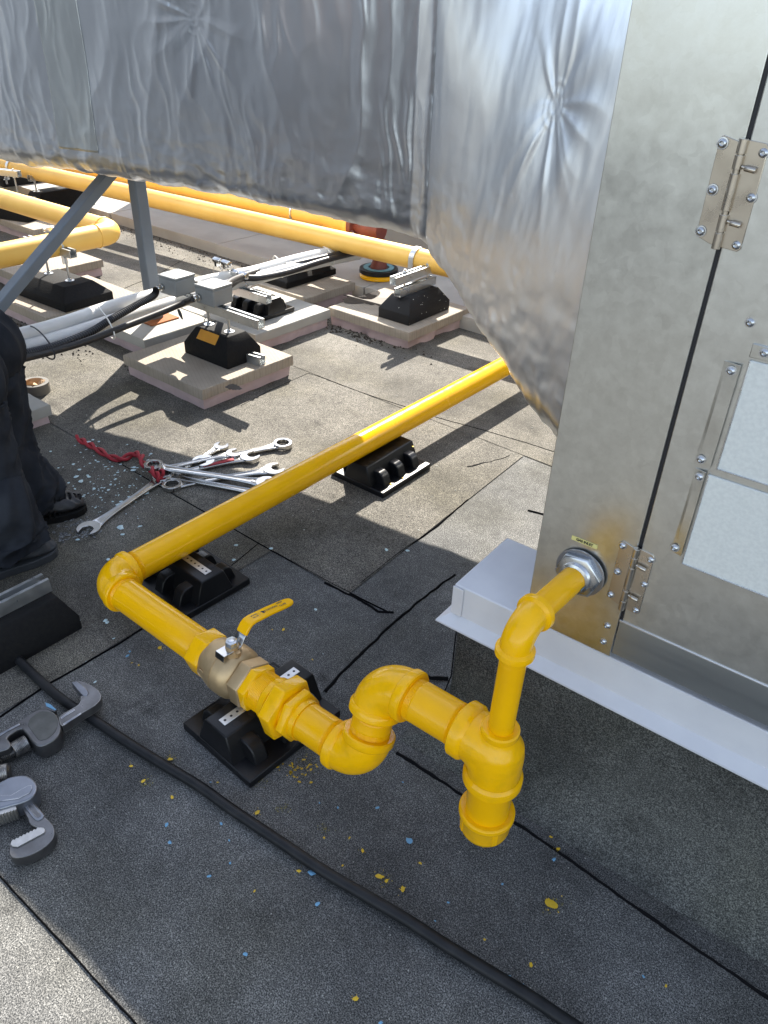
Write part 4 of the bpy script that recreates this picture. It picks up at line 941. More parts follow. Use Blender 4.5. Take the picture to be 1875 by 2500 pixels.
def band(px0, py0, px1, py1, z, r, mt, label):
    a = at(px0, py0, z + .01); b_ = at(px1, py1, z - .01); c = (a + b_) / 2; h = (b_ - a) / 2; n = V((0, .3, 1)).normalized()
    t = V((0, 1, 0)); up_ = V((0, 0, 1)); pts = []
    hw = h.length
    for k in range(25):
        an = 2 * math.pi * k / 24; pts.append(c + h * math.cos(an) + up_ * r * math.sin(an))
    o = MB().tube(pts, .003, 8, cap=False).build('cable_tie', mt); tag(o, label, 'cable tie', 'ties round the tube bundle')
band(205, 668, 248, 725, .305, .045, 'tie', 'white tie round tubes and ribbed conduit left of the boxes')
band(60, 716, 118, 765, .345, .050, 'darkgap', 'black tie round the bundle at the left edge')
band(590, 560, 612, 592, .26, .042, 'tie', 'white tie round the bundle right of the clamps')
band(690, 540, 722, 566, .26, .042, 'tie', 'white tie round the bundle nearest the red valve')
b = MB(); q = at(385, 668, .30); b.tube([q, q + V((.01, 0, -.02)), q + V((.018, .004, -.045))], .004, 6, radii=[.006, .008, .003]); tag(b.build('tape_tail', 'cable'), 'loose tail of black tape hanging from the front cable', 'tape')

# ------------------------------------------------------------------ far yellow pipes
yp = thing('gas_main', 'long weathered pale-yellow pipe running under the foil duct, front of the two', 'pipe', (-4, 3.33, .34))
A_, B_ = V((-9.0, 2.98, .34)), V((-.9, 3.52, .34)); q0 = A_.lerp(B_, .31)
ps = []
for k in range(41):
    ps.append(A_.lerp(B_, k / 40))
MB().tube(ps, .058, 40).build('pipe_length', 'yellow_old', yp)
for xx in (-6.35, -2.56):
    t = (xx - A_.x) / (B_.x - A_.x); c = A_.lerp(B_, t)
    b = MB(); pts = []
    for k in range(25):
        a = R_(-30) + R_(240) * k / 24; pts.append((c.x, c.y + .061 * math.cos(a), c.z + .061 * math.sin(a)))
    pts = [(c.x, c.y + .061, c.z - .06)] + pts[3:-3] + [(c.x, c.y - .061, c.z - .075)]
    ring = MB(); vs = []
    for p_ in pts:
        p_ = V(p_); nrm = V((0, p_.y - c.y, p_.z - c.z)).normalized() if p_.z > c.z - .05 else V((0, 1 if p_.y > c.y else -1, 0))
        for (w_, t_) in ((-.016, 0), (.016, 0), (.016, .003), (-.016, .003)): vs.append(p_ + V((w_, 0, 0)) + nrm * t_)
    n_ = len(pts); ring.add(vs, [(j * 4 + i, j * 4 + (i + 1) % 4, (j + 1) * 4 + (i + 1) % 4, (j + 1) * 4 + i) for j in range(n_ - 1) for i in range(4)])
    o = ring.build('strap_clamp', 'strip', yp)
    b = MB(); b.cyl((c.x, c.y - .085, c.z - .11), (c.x, c.y - .085, c.z - .045), .006, 12); b.hexa((c.x, c.y - .085, c.z - .075), (c.x, c.y - .085, c.z - .062), .012); b.box((c.x, c.y - .080, c.z - .078), (.032, .04, .004)); b.build('clamp_bolt', 'zinc', yp)
# rear pipe with flange and red valve
y2 = thing('gas_main', 'rear pale-yellow pipe ending at the red valve behind the duct', 'pipe', (-4, 3.6, .38))
A2, B2 = V((-7.2, 3.35, .38)), V((-3.20, 3.60, .38))
MB().tube([A2.lerp(B2, k / 20) for k in range(21)], .050, 36).build('pipe_length', 'yellow_old', y2)
d2 = (B2 - A2).normalized()
MB().lathe(B2 - d2 * .26, d2, [(0, .050), (.05, .051), (.12, .066), (.20, .070), (.24, .070), (.242, .088), (.27, .088)], 40).build('reducer', 'yellow_old', y2, angle=30)
c = A2.lerp(B2, .885)
b = MB(); b.tube([(c.x, c.y + .053 * math.cos(a), c.z + .053 * math.sin(a)) for a in [math.pi * 2 * k / 24 for k in range(25)]], .006, 8, cap=False); b.box((c.x, c.y, c.z + .068), (.03, .024, .03)); b.hexa((c.x - .03, c.y, c.z + .072), (c.x + .035, c.y, c.z + .072), .010); b.build('strap_clamp', 'strip', y2)
rv = thing('flanged_valve', 'red cast valve with blue gasket ring at the end of the rear yellow pipe', 'valve', (-3.05, 3.63, .12))
b0 = B2 + d2 * .012
b = MB(); b.lathe(b0, d2, [(0, .088), (.028, .088), (.030, .056), (.06, .058), (.11, .070), (.16, .070), (.20, .055)], 40)
b.lathe(b0 + d2 * .13, (0, 0, -1), [(0, .055), (.08, .050), (.12, .045), (.15, .042)], 32)
b.build('valve_body', 'redpaint', rv, angle=30)
for k in range(6):
    a = k * math.pi / 3 + .4; pp = b0 + V((0, math.cos(a) * .074, math.sin(a) * .074)); b = MB(); b.cyl(pp - d2 * .035, pp + d2 * .055, .008, 10); b.hexa(pp + d2 * .028, pp + d2 * .044, .0145); b.build('flange_bolt', 'zinc', rv)
fc = V((-3.075, 3.70, 0))
b = MB(); b.lathe(fc + V((0, 0, .075)), (0, 0, 1), [(0, .118), (.028, .118), (.0285, .118)], 44); b.build('flange', 'yellow', rv, bevel=.002)
b = MB(); b.lathe(fc + V((0, 0, .1035)), (0, 0, 1), [(0, .122), (.026, .120), (.0262, .02)], 44); b.build('lower_flange', 'blackplastic', rv, bevel=.002)
b = MB(); b.lathe(fc + V((0, 0, .1300)), (0, 0, 1), [(0, .095), (.004, .095), (.004, .066), (0, .066)], 44, False); b.build('gasket', 'gasket', rv)
b = MB(); b.lathe(fc + V((0, 0, .12)), (0, 0, 1), [(0, .055), (.03, .050), (.05, .040), (.18, .040)], 32); b.build('lower_neck', 'redpaint', rv)
# left pipe with welded bend
y3 = thing('gas_main', 'pale-yellow pipe at the left with a welded right-angle bend', 'pipe', (-4.3, 2.3, .40))
Z3 = .385
X3, Y3, BR = -3.975, 2.475, .09
pts = [(-8.5, Y3 - .12, Z3), (X3 - .5, Y3 - .01, Z3), (X3 - BR, Y3, Z3)]
for k in range(1, 16):
    t = math.pi / 2 * k / 15; pts.append((X3 - BR + BR * math.sin(t), Y3 - BR + BR * math.cos(t), Z3))
pts += [(X3 + .01, 1.9, Z3), (X3 + .03, .6, Z3)]
MB().tube(pts, .060, 40).build('pipe_length', 'yellow_old', y3)
b = MB(); b.tube([(X3 + .0615 * math.cos(a), Y3 - BR - .03, Z3 + .0615 * math.sin(a)) for a in [2 * math.pi * k / 30 for k in range(31)]], .0035, 8, cap=False); b.build('weld_bead', 'yellow_old', y3)
b = MB(); b.tube([(X3 - BR - .02, Y3 + .0615 * math.cos(a), Z3 + .0615 * math.sin(a)) for a in [2 * math.pi * k / 30 for k in range(31)]], .0035, 8, cap=False); b.build('weld_bead', 'yellow_old', y3)
b = MB(); b.tube([(X3 + .063 * math.cos(a), 2.11, Z3 + .063 * math.sin(a)) for a in [R_(-20) + R_(220) * k / 20 for k in range(21)]], .005, 8); b.box((X3 + .062, 2.11, Z3 - .045), (.005, .03, .09)); b.box((X3 - .045, 2.11, Z3 + .065), (.02, .03, .03)); b.hexa((X3 - .045, 2.08, Z3 + .07), (X3 - .045, 2.14, Z3 + .07), .011); b.build('strap_clamp', 'strip', y3)

# ------------------------------------------------------------------ hose, tape roll
hp = [(-90, 1310), (0, 1382), (50, 1435), (95, 1478), (140, 1515), (200, 1553), (270, 1600), (350, 1650), (430, 1698), (500, 1748), (600, 1815), (700, 1882), (790, 1935), (880, 1988), (960, 2040), (1050, 2095), (1140, 2150), (1230, 2210), (1330, 2275)]
hz_ = [.016, .016, .016, .015, .015] + [.0145] * 14
o = MB().tube(spline([at(x, y, z) for (x, y), z in zip(hp, hz_)], 10), .0120, 24).build('rubber_hose', 'hose'); tag(o, 'long black rubber hose lying diagonally across the roof', 'hose')
tr = thing('tape_roll', 'used roll of silver duct tape standing in the sun near the trouser leg', 'tape', (-3.185, 1.462, 0))
b = MB(); b.lathe((-3.185, 1.462, .001), (0, 0, 1), [(0, .042), (0, .060), (.001, .061), (.049, .061), (.050, .060), (.050, .042)], 48, False); b.build('tape_winding', 'ducttape', tr, angle=40)
b = MB(); b.lathe((-3.185, 1.462, .002), (0, 0, 1), [(0, .040), (.050, .0405), (.051, .0415), (.002, .0418)], 48, False); b.build('core', 'cardboard', tr)
b = MB(); rp = random.Random(3)
for k in range(7):
    a = rp.uniform(0, 6.28); c = V((-3.185 + .03 * math.cos(a), 1.462 + .03 * math.sin(a), .045))
    b.add([c + V((rp.uniform(-.03, .03), rp.uniform(-.03, .03), rp.uniform(-.01, .016))) for _ in range(4)], [(0, 1, 2), (0, 2, 3)])
b.build('torn_paper', 'cardboard', tr, smooth=False)

# ------------------------------------------------------------------ wrenches
def wrench_mb(L, w=.020, head=.030, box=.026, th=.009):
    """combination wrench from the open end (x=0) to the ring end (x=L)"""
    m1 = MB()
    # open jaw outline
    jaw = []
    for k in range(15):
        a = R_(55) + R_(250) * k / 14; jaw.append((head * 1.05 * math.cos(a), head * math.sin(a)))
    rot = R_(15)
    jw = head * .50
    outer = [(head * .98 * math.cos(a), head * .98 * math.sin(a)) for a in [R_(40) + R_(280) * k / 20 for k in range(21)]]
    outer = [(-x, y) for x, y in outer]  # opening toward -x
    inner = [(-head * .80, -jw), (-head * .10, -jw), (head * .12, -jw * .55), (head * .18, 0), (head * .12, jw * .55), (-head * .10, jw), (-head * .80, jw)]
    poly = outer + inner if outer[0][1] > 0 else outer + list(reversed(inner))
    # keep winding simple: outer goes from +y side round to -y side, inner returns
    top = outer[0][1] > 0
    poly = outer + (inner if outer[-1][1] < 0 else list(reversed(inner)))
    poly = [(x * math.cos(rot) - y * math.sin(rot), x * math.sin(rot) + y * math.cos(rot)) for x, y in poly]
    m1.prism(poly, 0, th)
    # ring
    seg = 36; vs = []; fs = []
    for (r0, z) in ((box, 0), (box, th * 1.25), (None, th * 1.25), (None, 0)):
        for i in range(seg):
            a = 2 * math.pi * i / seg; r = r0 if r0 else box * .64 * (1.05 if i % 3 == 0 else .97)
            vs.append((L + r * math.cos(a), r * math.sin(a), z))
    for j in range(4):
        for i in range(seg): k = (i + 1) % seg; fs.append((j * seg + i, j * seg + k, ((j + 1) % 4) * seg + k, ((j + 1) % 4) * seg + i))
    m1.add(vs, fs)
    # shaft: an I-ish bar that swells at both heads
    st_ = []; n = 14
    for k in range(n + 1):
        t = k / n; x = head * .72 + (L - box * .75 - head * .72) * t
        ww = w * (.5 + .22 * math.exp(-t * 9) * 2 + .16 * math.exp(-(1 - t) * 9) * 2 - .06 * math.sin(math.pi * t))
        st_.append((x, ww))
    vs, fs = [], []
    for x, ww in st_:
        for (yy, zz) in ((-ww, th * .25), (-ww * .8, th * .02), (ww * .8, th * .02), (ww, th * .25), (ww, th * .70), (ww * .75, th * .88), (ww * .6, th * .70), (-ww * .6, th * .70), (-ww * .75, th * .88), (-ww, th * .70)): vs.append((x, yy, zz))
    for j in range(n):
        for i in range(10): fs.append((j * 10 + i, j * 10 + (i + 1) % 10, (j + 1) * 10 + (i + 1) % 10, (j + 1) * 10 + i))
    m1.add(vs, fs + [tuple(range(10)), tuple(n * 10 + i for i in reversed(range(10)))]); return m1
def wrench(label, a, b_, z0=.004, z1=.004, size=1.0, grip=False):
    a = V((a[0], a[1], z0)); b_ = V((b_[0], b_[1], z1)); d = b_ - a
    size *= 1.3; o = wrench_mb(d.length, .022 * size, .031 * size, .027 * size, .0105 * size).build('wrench', 'chrome', bevel=.002)
    o.location = a; o.rotation_euler = (0, -math.asin(d.z / d.length), math.atan2(d.y, d.x))
    tag(o, label, 'wrench', 'chrome combination wrenches tied with red cord'); return o
def W(px, py, z=.01): p = at(px, py, z); return (p.x, p.y)
kn = (-2.165, 1.372)
wrench('chrome combination wrench pointing toward the camera, apart from the pile', W(192, 1143), W(352, 1035), .004, .010, 1.0)
wrench('chrome wrench lying on top, open jaw touching the yellow pipe', W(575, 1042, .03), W(333, 1012, .03), .020, .034, 1.0)
wrench('chrome wrench whose open end disappears under the yellow pipe', W(590, 1072), W(352, 1030), .006, .012, 1.0)
wrench('wrench with a blue-reflecting open end by the yellow pipe', W(592, 1016), W(372, 1050), .006, .004, 1.05)
wrench('thin chrome wrench whose small open end points to the upper right', W(506, 986), W(350, 1022), .018, .022, .8)
wrench('smallest chrome wrench with its open jaw farthest back', W(478, 966), W(362, 1034), .010, .006, .75)
w6 = wrench('wrench with a red strip on its shaft and open jaw in the sun edge', W(540, 986, .02), W(356, 1030), .012, .006, 1.0)
b = MB(); b.box((.125, 0, .0125), (.12, .016, .0024)); rg_ = b.build('red_strip', 'red', w6, local=True)
wrench('bright wrench with its ring end standing out in the sun', W(440, 1003, .008), W(611, 962, .012), .012, .008, 1.08)
# red cord: two strands twisted
cpts = [(167, 947, .006), (185, 958, .008), (205, 968, .010), (232, 985, .010), (262, 994, .010), (288, 983, .012), (304, 986, .022), (310, 1003, .030), (325, 1014, .036), (337, 1026, .040), (346, 1038, .022)]
core = spline([at(x, y, z) for x, y, z in cpts], 14); vsA, vsB = [], []
for j, p in enumerate(core):
    t = (core[min(j + 1, len(core) - 1)] - core[max(j - 1, 0)]).normalized(); a_ = V((0, 0, 1)); a_ = (a_ - t * a_.dot(t)).normalized(); c_ = t.cross(a_); an = j * .24
    o_ = (a_ * math.cos(an) + c_ * math.sin(an)) * .0078; vsA.append(p + o_ + V((0, 0, .004))); vsB.append(p - o_ + V((0, 0, .004)))
b = MB(); b.tube(vsA, .0066, 10); b.tube(vsB, .0066, 10)
b.tube([V((kn[0] + .022 * math.cos(a), kn[1] + .010 * math.sin(a), .022 + .022 * math.sin(a + .6))) for a in [2 * math.pi * k / 24 for k in range(25)]], .006, 10, cap=False)
tag(b.build('red_cord', 'red'), 'twisted dark-red cord threaded through the wrench rings', 'cord')

# ------------------------------------------------------------------ pipe wrenches (outlines measured in the frame, real thickness)
def zp(x, y, z): p = at(.2 * x, 1451 + .2 * y, z); return (p.x, p.y)
def part(pts, z0, z1, name, mt, parent, bev=.004, taper=0.0, sm_=0):
    pl = [zp(x, y, z1) for x, y in pts]
    if sm_:
        P = [V((a, b_, 0)) for a, b_ in pl]; Q = []
        n = len(P)
        for i in range(n):
            a, b2, c, d = P[i - 1], P[i], P[(i + 1) % n], P[(i + 2) % n]
            for k in range(sm_):
                t = k / sm_; q = .5 * ((2 * b2) + (c - a) * t + (2 * a - 5 * b2 + 4 * c - d) * t * t + (3 * b2 - a - 3 * c + d) * t ** 3); Q.append((q.x, q.y))
        pl = Q
    b = MB(); b.prism(pl, z0, z1, taper=taper); return b.build(name, mt, parent, bevel=bev, bseg=3, angle=30)
w1 = thing('pipe_wrench', 'worn grey pipe wrench whose hook jaw lies over the black hose', 'pipe wrench', (-1.45, .48, 0), 0, 'worn pipe wrenches at the left edge')
hook = [(640, 490), (720, 430), (800, 385), (850, 350), (872, 300), (872, 262), (900, 262), (945, 240), (930, 190), (870, 130), (830, 98), (900, 110), (990, 150), (1055, 195), (1090, 250), (1085, 300), (1030, 360), (960, 405), (880, 450), (800, 505), (670, 585)]
part(hook, .026, .050, 'hook_jaw', 'castiron', w1, .002, sm_=3)
part([(770, 112), (830, 98), (880, 135), (940, 185), (962, 225), (935, 262), (893, 258), (845, 205)], .030, .0515, 'jaw_insert', 'castlight', w1, .002)
part([(-300, 800), (0, 652), (120, 575), (220, 515), (300, 465), (430, 392), (540, 415), (610, 465), (650, 540), (660, 620), (625, 700), (540, 760), (450, 800), (390, 790), (320, 720), (235, 610), (150, 650), (80, 712), (112, 760), (120, 800), (60, 840), (0, 858), (-300, 990)], .004, .048, 'housing', 'castiron', w1, .0035, sm_=2)
part([(455, 425), (560, 440), (612, 490), (622, 560), (600, 640), (520, 715), (440, 740), (400, 715), (345, 640), (300, 570), (330, 500), (400, 450)], .048, .0492, 'worn_face', 'castdark', w1, .0008, sm_=2)
part([(-200, 745), (0, 665), (120, 600), (210, 555), (215, 570), (120, 620), (0, 690), (-200, 780)], .048, .0500, 'handle_rib', 'castlight', w1, .0008)
part([(655, 490), (730, 440), (800, 400), (812, 415), (740, 458), (664, 510)], .050, .0515, 'shank_rim', 'castlight', w1, .0006)
part([(680, 560), (790, 490), (870, 440), (878, 455), (798, 507), (688, 577)], .050, .0512, 'shank_rim', 'castlight', w1, .0006)
part([(440, 355), (490, 330), (540, 350), (610, 410), (590, 432), (540, 418), (430, 392)], .020, .040, 'heel_jaw', 'castiron', w1, .002)
part([(490, 332), (545, 352), (608, 408), (590, 415), (500, 370)], .040, .0415, 'blue_paint_smear', 'bluepaint', w1, 0)
p0, p1 = at(.2 * 150, 1451 + .2 * 845, .026), at(.2 * 300, 1451 + .2 * 760, .026); d = (p1 - p0).normalized()
b = MB(); pr = []
for k in range(11): pr += [(k * .0032, .0195), (k * .0032 + .0016, .0186)]
b.lathe(p0 - d * .002, d, [(0, .014)] + pr + [(.0355, .014)], 30); b.build('adjusting_nut', 'castiron', w1, angle=20)
q0_, q1_ = at(-30, 1451 + .2 * 985, .022), at(.2 * 190, 1451 + .2 * 850, .022); d = (q1_ - q0_).normalized(); b = MB(); pr = []; LL = (q1_ - q0_).length; k = 0
while k * .004 < LL: pr += [(k * .004, .0110), (k * .004 + .002, .0086)]; k += 1
b.lathe(q0_, d, pr, 20); b.build('screw_shank', 'castiron', w1, angle=20)
w2_ = thing('pipe_wrench', 'pale worn pipe wrench nearest the lower left, serrated jaws open', 'pipe wrench', (-1.2, .33, 0), 0, 'worn pipe wrenches at the left edge')
part([(-250, 1260), (0, 1185), (90, 1140), (180, 1118), (270, 1115), (330, 1140), (385, 1190), (403, 1245), (385, 1310), (330, 1365), (230, 1410), (100, 1445), (0, 1475), (-250, 1540)], .006, .052, 'housing', 'castlight', w2_, .004, sm_=3)
part([(-200, 1330), (0, 1330), (120, 1330), (220, 1270), (300, 1228), (340, 1222), (350, 1260), (320, 1310), (200, 1370), (0, 1400), (-200, 1420)], .052, .0535, 'raised_panel', 'castlight', w2_, .001)
teeth = [(-120, 1530), (0, 1492), (140, 1440), (165, 1442), (178, 1470)]
n = 18
for k in range(n + 1):
    t = k / n; x = 178 - 298 * t; y = 1478 + 95 * t; teeth += [(x, y + (16 if k % 2 else 0))]
part(teeth, .012, .046, 'jaw_insert', 'jawsteel', w2_, .0008)
shank = [(235, 1440), (330, 1385), (400, 1450), (470, 1530), (478, 1560), (560, 1640), (590, 1720), (575, 1800), (500, 1880), (400, 1945), (280, 1995), (160, 2010), (105, 1975), (105, 1900), (140, 1850), (260, 1800), (400, 1700), (385, 1680), (320, 1640), (300, 1580)]
part(shank, .004, .032, 'hook_jaw', 'castiron', w2_, .003, sm_=3)
sl_ = [(262, 1440), (325, 1395), (400, 1470), (470, 1535), (470, 1570), (430, 1600), (380, 1600), (330, 1550)]
part(sl_, .0315, .0345, 'shank_rim', 'castlight', w2_, .0015, sm_=2)
part([(290, 1450), (330, 1425), (395, 1490), (440, 1540), (432, 1565), (395, 1572), (350, 1530)], .0345, .0352, 'shank_slot', 'castiron', w2_, 0, sm_=2)
ins = [(190, 1890), (480, 1735), (487, 1705), (470, 1682), (432, 1680)]
for k in range(17):
    t = k / 16; x = 425 - 305 * t; y = 1683 + 150 * t; ins.append((x, y - (15 if k % 2 else 0)))
ins += [(112, 1862), (135, 1885)]
part(ins, .031, .0355, 'jaw_insert', 'jawsteel', w2_, .0008)
b = MB(); p0, p1 = at(-20, 1451 + .2 * 1130, .03), at(.2 * 130, 1451 + .2 * 1075, .03); d = (p1 - p0).normalized(); pr = []
for k in range(9): pr += [(k * .0034, .021), (k * .0034 + .0017, .020)]
b.lathe(p1 - d * .036, d, [(0, .015)] + pr + [(.033, .015)], 30); b.build('adjusting_nut', 'castiron', w2_, angle=20)
b = MB(); p0, p1 = at(-25, 1451 + .2 * 985, .020), at(.2 * 45, 1451 + .2 * 1040, .020); b.lathe(p0, p1 - p0, [(k * .002, .012 + .0015 * (k % 2)) for k in range(14)], 20); b.build('screw_shank', 'castiron', w2_, angle=20)

# ------------------------------------------------------------------ paint chips, splats
def blob_mesh(mb, x, y, z, r, seed, sx=1.0, sy=1.0, rot=0, n=12, dome=.0):
    pts = []
    for k in range(n):
        a = 2 * math.pi * k / n; q = r * (1 + .55 * noise.noise(V((math.cos(a) * 1.7 + seed, math.sin(a) * 1.7, seed * .77))))
        u, v_ = q * math.cos(a) * sx, q * math.sin(a) * sy
        pts.append(V((x + u * math.cos(rot) - v_ * math.sin(rot), y + u * math.sin(rot) + v_ * math.cos(rot), z)))
    c = V((x, y, z + dome)); mb.add(pts + [c], [(k, (k + 1) % n, n) for k in range(n)])
rn = random.Random(11)
chips = MB()
for k in range(250):
    t = rn.random()
    if t < .85: px_, py_ = rn.gauss(235, 60), rn.gauss(1040, 42)
    else: px_, py_ = rn.uniform(150, 700), rn.uniform(950, 1500)
    if px_ > 330 and rn.random() < .7: continue
    p = at(px_, py_, .006); r = abs(rn.gauss(0, .0026)) + .0009
    if rn.random() < .05: r *= 2.3
    blob_mesh(chips, p.x, p.y, .0058, r, k, rn.uniform(.6, 1.4), rn.uniform(.6, 1.2), rn.uniform(0, 3), 7, r * .35)
for (a, b_) in ((190, 955), (203, 966), (168, 1166), (265, 1155), (510, 1178), (585, 1185), (505, 1210), (228, 1340), (165, 1030), (175, 1040), (232, 1345), (835, 1188), (880, 1190)):
    p = at(a, b_, .008); blob_mesh(chips, p.x, p.y, .009, .011 if b_ < 1060 else .007, a, 1, .8, a, 9, .004)
tag(chips.build('paint_chips', 'whitechip', smooth=False), 'pale blue-white paint chips scattered round the boots and wrenches', 'paint chips', kind='stuff')
du = MB()
for k, (a, b_, r) in enumerate(((160, 1140, .05), (200, 1130, .035), (190, 1155, .03), (140, 1160, .03))):
    p = at(a, b_, 0); 
    for q in range(26): blob_mesh(du, p.x + rn.gauss(0, r * .6), p.y + rn.gauss(0, r * .5), .0052 + q * .00001 + k * .0003, rn.uniform(.002, .008), q + k * 30, 1.3, .7, rn.random() * 3, 8)
tag(du.build('dust', 'dust', smooth=False), 'pale dusty smears on the felt beside the boots', 'dust', kind='stuff')
ysp = [(385, 1322 + 20, 8), (388, 1356, 5), (345, 1400, 8), (300, 1437, 4), (285, 1432, 3), (612, 1360, 6), (588, 1360, 3), (283, 1655, 5), (310, 1687, 6), (372, 1722, 5), (368, 1640, 6), (555, 1755, 7), (783, 1838, 5), (820, 1893, 8), (835, 1903, 5), (870, 1920, 7), (646, 1882, 5), (740, 1870, 3), (1043, 1826, 6), (1190, 1951, 14), (768, 2157, 6), (1147, 2085, 5), (1190, 1808, 4), (1205, 1834, 5), (550, 1925, 3), (908, 1865, 4), (672, 1690, 4), (640, 1480 + 5, 4), (675, 1425, 3), (470, 1690, 3), (755, 1810, 3), (700, 1810, 3), (1047, 2030, 3), (1438, 2130, 3), (905, 1020, 3)]
ys = MB()
for k, (a, b_, r) in enumerate(ysp):
    p = at(a, b_, .004); r = r * .00075
    blob_mesh(ys, p.x, p.y, .0046, r, k * 2.3, 1.3, .85, k, 14, .0006)
    for q in range(5): blob_mesh(ys, p.x + rn.gauss(0, r * 1.3), p.y + rn.gauss(0, r * 1.3), .0046, r * .16, q, 1, 1, 0, 6)
for k in range(40):
    p = at(rn.gauss(640, 22), rn.gauss(1662, 12), .004); blob_mesh(ys, p.x, p.y, .0046, rn.uniform(.0006, .0034), k * 1.1, 1.4, .8, rn.random() * 3, 9)
tag(ys.build('yellow_drips', 'yellowspot', smooth=False), 'drips and splatters of yellow paint on the felt below the pipe', 'paint drips', kind='stuff')
yf = MB()
for k, (a, b_, r) in enumerate(((640, 1660, 30), (660, 1635, 20), (370, 1640, 12), (560, 1690, 10), (700, 1790, 9), (610, 1745, 7), (1195, 1955, 14), (690, 1600, 14), (320, 1690, 8), (830, 1900, 12), (1390, 360, 2))):
    for q in range(30):
        p = at(a + rn.gauss(0, r), b_ + rn.gauss(0, r * .6), .004); blob_mesh(yf, p.x, p.y, .0042, rn.uniform(.0005, .0018), q, 1.2, .8, rn.random() * 3, 7)
tag(yf.build('overspray', 'yellowfaint', smooth=False), 'faint yellow overspray specks on the felt below the pipe', 'paint specks', kind='stuff')
bsp = [(885, 1817, 11), (674, 1886, 10), (686, 1953, 6), (360, 1782, 7), (478, 1780, 5), (533, 1762, 4), (815, 1745, 6), (497, 1865, 4), (518, 1703 + 50, 4), (940, 1990, 3), (968, 1950, 4), (1197, 1857, 6), (1207, 1752, 4), (1390, 2110, 4), (530, 2062, 6), (822, 2210, 5), (275, 1417, 7), (280, 1408, 5), (367, 1820, 6), (452, 1893, 6), (1085, 1910, 4), (730, 1745, 4), (495, 1816, 4), (930, 2025, 3), (1100, 2110, 4), (1130, 2130, 5), (690, 1735, 3), (870, 1690, 3), (455, 1690, 3)]
bs = MB()
for k, (a, b_, r) in enumerate(bsp):
    p = at(a, b_, .004); blob_mesh(bs, p.x, p.y, .0050, r * .00068, k * 3.1, 1.2, .8, k * .7, 11, .0012)
tag(bs.build('blue_chips', 'bluepaint', smooth=False), 'flakes of light blue paint scattered on the felt in front', 'paint chips', kind='stuff')
gs = MB()
for k in range(260):
    p = at(rn.uniform(0, 1659), rn.uniform(1250, 2212), .004); blob_mesh(gs, p.x, p.y, .0045, rn.uniform(.0005, .0018), k, 1, 1, 0, 6, .0005)
for k in range(160):
    p = at(rn.uniform(150, 1150), rn.uniform(600, 1150), .004); blob_mesh(gs, p.x, p.y, .0045, rn.uniform(.001, .004), k, 1, .8, 0, 7, .002)
M['grit'] = mat('pale_grit', (.42, .42, .38), .8, noise_c=(.25, .24, .22), nscale=80)
tag(gs.build('grit', 'grit', smooth=False), 'pale grit and crumbs scattered over the felt', 'grit', kind='stuff')
# paint flecks lying on the blocks and the hose
fl = MB()
for (a, b_, z, r) in ((845, 1046, .026, .006), (870, 1033, .026, .004), (892, 965, .1, .004), (835, 1046, .026, .004)):
    p = at(a, b_, z); blob_mesh(fl, p.x, p.y, z + .0012, r, a, 1.2, .8, a, 9, .001)
tag(fl.build('yellow_drips', 'yellowspot', smooth=False), 'tiny yellow paint drops on the half-shaded plastic block', 'paint drips', kind='stuff')

# ------------------------------------------------------------------ person standing at the left edge (only the lower legs are in view)
person = thing('person', 'person in baggy black work trousers and dark boots, standing at the left edge', 'person', (-2.25, .82, 0))
def skin_graph(name, nodes, edges, mt, parent, sub=2, wr=0.0, seed=0, root=0):
    me = bpy.data.meshes.new(name); off = worldloc(parent)
    me.from_pydata([V(p) - off for p, r in nodes], edges, []); me.update()
    o = bpy.data.objects.new(name, me); C.objects.link(o); o.parent = parent; me.materials.append(M[mt])
    sk = o.modifiers.new('skin', 'SKIN'); sk.use_smooth_shade = True
    lay = me.skin_vertices[0].data if me.skin_vertices else None
    if lay is None:
        bm = bmesh.new(); bm.from_mesh(me); bm.verts.layers.skin.verify(); bm.to_mesh(me); bm.free(); lay = me.skin_vertices[0].data
    for i, (p, r) in enumerate(nodes):
        lay[i].radius = (r, r) if not isinstance(r, tuple) else r; lay[i].use_root = (i == root)
    ss = o.modifiers.new('sub', 'SUBSURF'); ss.levels = sub; ss.render_levels = sub
    if wr:
        tx = bpy.data.textures.new(name + '_tx', 'CLOUDS'); tx.noise_scale = .07; tx.noise_depth = 3
        s3_ = o.modifiers.new('sub2', 'SUBSURF'); s3_.levels = 2; s3_.render_levels = 2
        dm = o.modifiers.new('wr', 'DISPLACE'); dm.texture = tx; dm.strength = wr; dm.mid_level = .5; dm.texture_coords = 'LOCAL'
    return o
F1 = V((-2.30, .93, 0)); F2 = V((-2.10, .76, 0))   # ankles (far leg, near leg)
K1 = V((-2.375, .94, .50)); K2 = V((-2.20, .80, .50)); PE = V((-2.56, .66, .92))
H1 = PE + V((-.10, .05, -.02)); H2 = PE + V((.10, -.02, -.02)); CH = PE + V((.02, .16, .40)); NK = CH + V((.01, .06, .17)); HD = NK + V((.01, .07, .10))
